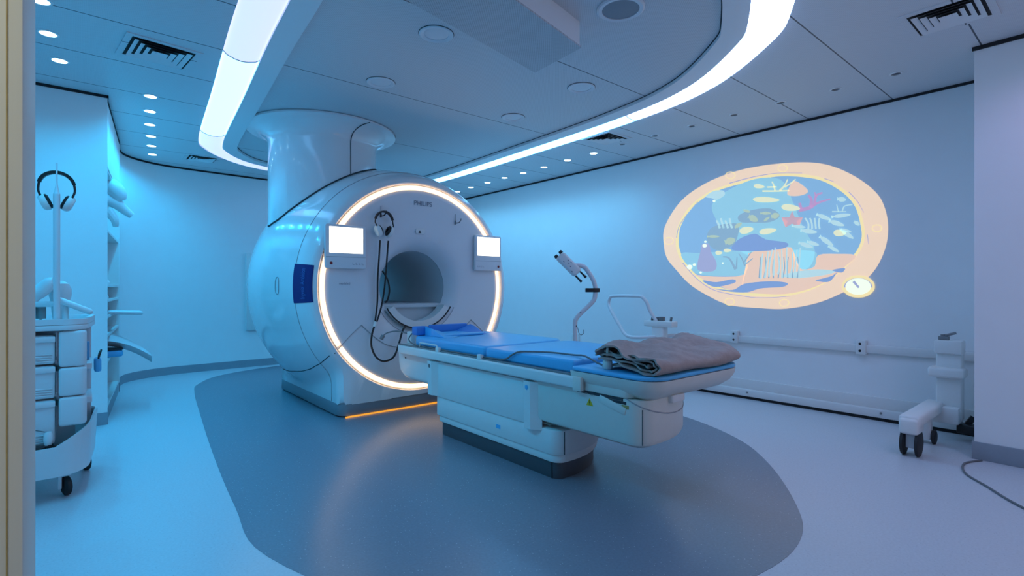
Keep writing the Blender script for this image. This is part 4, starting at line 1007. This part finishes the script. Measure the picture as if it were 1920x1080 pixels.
b = B(); lathe(b, [(0, .926), (.02, .926), (.015, .95), (.012, 1.02), (0, 1.022)], (-.06, 3.75, 0), 16); obj('prop', b, CARTW, pd)
bb = thing('hanging_bulb', 'white bulb with a black collar hanging over the cart base tray', 'bulb', (-.12, 3.59, .3))
b = B(); lathe(b, [(0, .375), (.013, .373), (.018, .36), (.02, .335), (.016, .31), (.014, .305)], (-.125, 3.592, 0), 20); obj('bulb', b, CARTW, bb)
b = B(); lathe(b, [(.0155, .308), (.0165, .29), (.0155, .285), (0, .284)], (-.12, 3.592, 0), 20); obj('collar', b, DARK, bb)
b = B(); tube(b, [(-.13, 3.592, .372), (-.18, 3.60, .39), (-.24, 3.605, .405)], .003, 6, 4); obj('cord', b, CABLE, bb)
hk = thing('glove_bag', 'small blue bag with a dark strap hung on the cart side', 'bag', (.07, 3.98, .6))
b = B(); prism(b, rrect(.065, .10, 3.93, 4.03, .015), .62, .70, .012); obj('pouch', b, BLUEP, hk)
b = B(); tube(b, [(.085, 3.94, .69), (.09, 3.95, .73), (.1, 3.99, .745), (.09, 4.02, .70)], .005, 6, 5); obj('strap', b, DARK, hk)
bx = thing('supply_packet', 'pale packet standing on the upper side shelf of the cart', 'packet', (.03, 3.98, .695))
b = B(); box(b, .01, .045, 3.95, 4.03, .696, .80, .004); obj('packet', b, BLUEP, bx)
b = text_bm('3', .05, lambda x, y: (.028+x*.6, 3.949, .742+y)); obj('digit', b, WHITE, bx)

# ------------------------------------------------------------------ coil shelving in the niche at the left
sh = thing('coil_shelving', 'open white shelving unit in the niche behind the left partition', 'shelving', (.1, 6.2, 0))
def fx(y): return .175+(y-5.46)*.0994       # front line of the unit
b = B(); box(b, -.35, .172, 5.461, 5.49, .0, 2.14, .003); obj('side_panel', b, WHITE, sh)
b = B(); box(b, -.35, fx(6.98)-.004, 6.96, 7.0, 0, 2.14, .003); obj('side_panel', b, WHITE, sh)
b = B(); box(b, -.37, -.35, 5.461, 7.0, 0, 2.14); obj('back_panel', b, WALL, sh)
for z in (.10, .48, .70, .86, 1.0, 1.13, 1.60, 2.12):
    b = B(); pts = [(-.35, 5.49), (fx(5.49)-.006, 5.49), (fx(6.96)-.006, 6.96), (-.35, 6.96)]; prism(b, pts, z, z+.022); obj('shelf', b, WHITE, sh)
b = B(); prism(b, [(-.35, 5.49), (fx(5.49)-.004, 5.49), (fx(6.96)-.004, 6.96), (-.35, 6.96)], .0, .10); obj('kick_board', b, SKIRT, sh)
hc_ = thing('head_coil', 'lumpy white coil bundle hanging from the top of the niche shelving', 'coil', (.3, 6.2, 1.9))
b = B(); tube(b, [(.12, 6.1, 2.10), (.20, 6.1, 2.08), (.265, 6.1, 2.02), (.29, 6.12, 1.95)], lambda u: .05+.03*math.sin(PI*u), 14, 6); obj('upper_shell', b, CARTW, hc_)
b = B(); tube(b, [(.15, 6.1, 1.97), (.26, 6.12, 1.92), (.33, 6.14, 1.86), (.385, 6.15, 1.815)], lambda u: .065*(1-.55*u), 14, 6); obj('lower_shell', b, CARTW, hc_)
b = B(); tube(b, [(.2, 6.1, 1.84), (.25, 6.1, 1.76), (.26, 6.12, 1.70)], lambda u: .045*(1-.5*u), 10, 6); obj('strap', b, CARTW, hc_)
fl = thing('flat_coil', 'flat pale blue coil board sticking out of the niche shelving', 'coil', (.3, 6.1, .89))
b = B(); box(b, -.1, .46, 5.94, 6.24, .884, .918, .014, 3, Matrix.Translation((0, 0, .0)) @ Matrix.Translation((.1, 0, .9)) @ Matrix.Rotation(.05, 4, 'Y') @ Matrix.Translation((-.1, 0, -.9))); obj('board', b, CARTW, fl)
sc_ = thing('shell_coil', 'curved white shell coil drooping out of the niche shelving', 'coil', (.35, 6.0, .6))
b = B(); V = []
for i in range(13):
    u = i/12; x = .05+.47*u; z = .70-.02*u-.20*u**2.2
    V.append([b.verts.new(p) for p in ((x, 5.86, z-.05*(1-u)), (x, 5.92, z+.02*(1-u*.5)), (x, 6.1, z+.03*(1-u*.5)), (x, 6.2, z-.04*(1-u)), (x, 6.18, z-.06), (x, 5.9, z-.06-.03*(1-u)))])
for p, q_ in zip(V, V[1:]):
    for k in range(6): b.faces.new((p[k], p[(k+1) % 6], q_[(k+1) % 6], q_[k]))
b.faces.new(V[0]); b.faces.new(V[-1][::-1]); obj('shell', b, CARTW, sc_, ang=60)
pk = thing('blue_pad', 'bright blue folded pad with dark edge on the low niche shelf', 'pad', (.25, 5.9, .5))
b = B(); box(b, .0, .30, 5.80, 6.0, .503, .565, .02, 3); obj('pad', b, BLUEP, pk)
b = B(); box(b, .0, .302, 5.798, 6.002, .566, .574, .003); obj('dark_edge', b, DARK, pk)
for i, (x, y, z, r_, lb_) in enumerate(((.16, 6.0, 1.152, .05, 'small round coil on the upper middle niche shelf'), (.15, 5.95, 1.022, .05, 'small round coil on the middle niche shelf'), (.13, 5.9, .722, .055, 'dark round coil on the lower niche shelf'), (.12, 5.75, .12, .07, 'pale round coil on the bottom niche shelf'))):
    b = B(); lathe(b, [(0, z), (r_, z), (r_*1.05, z+r_*.4), (r_*.8, z+r_*.9), (r_*.3, z+r_*1.1), (0, z+r_*1.1)], (x, y, 0), 20); tag(obj('round_coil', b, CARTW if i != 2 else BLUED), lb_, 'coil', 'round coils on the niche shelves')
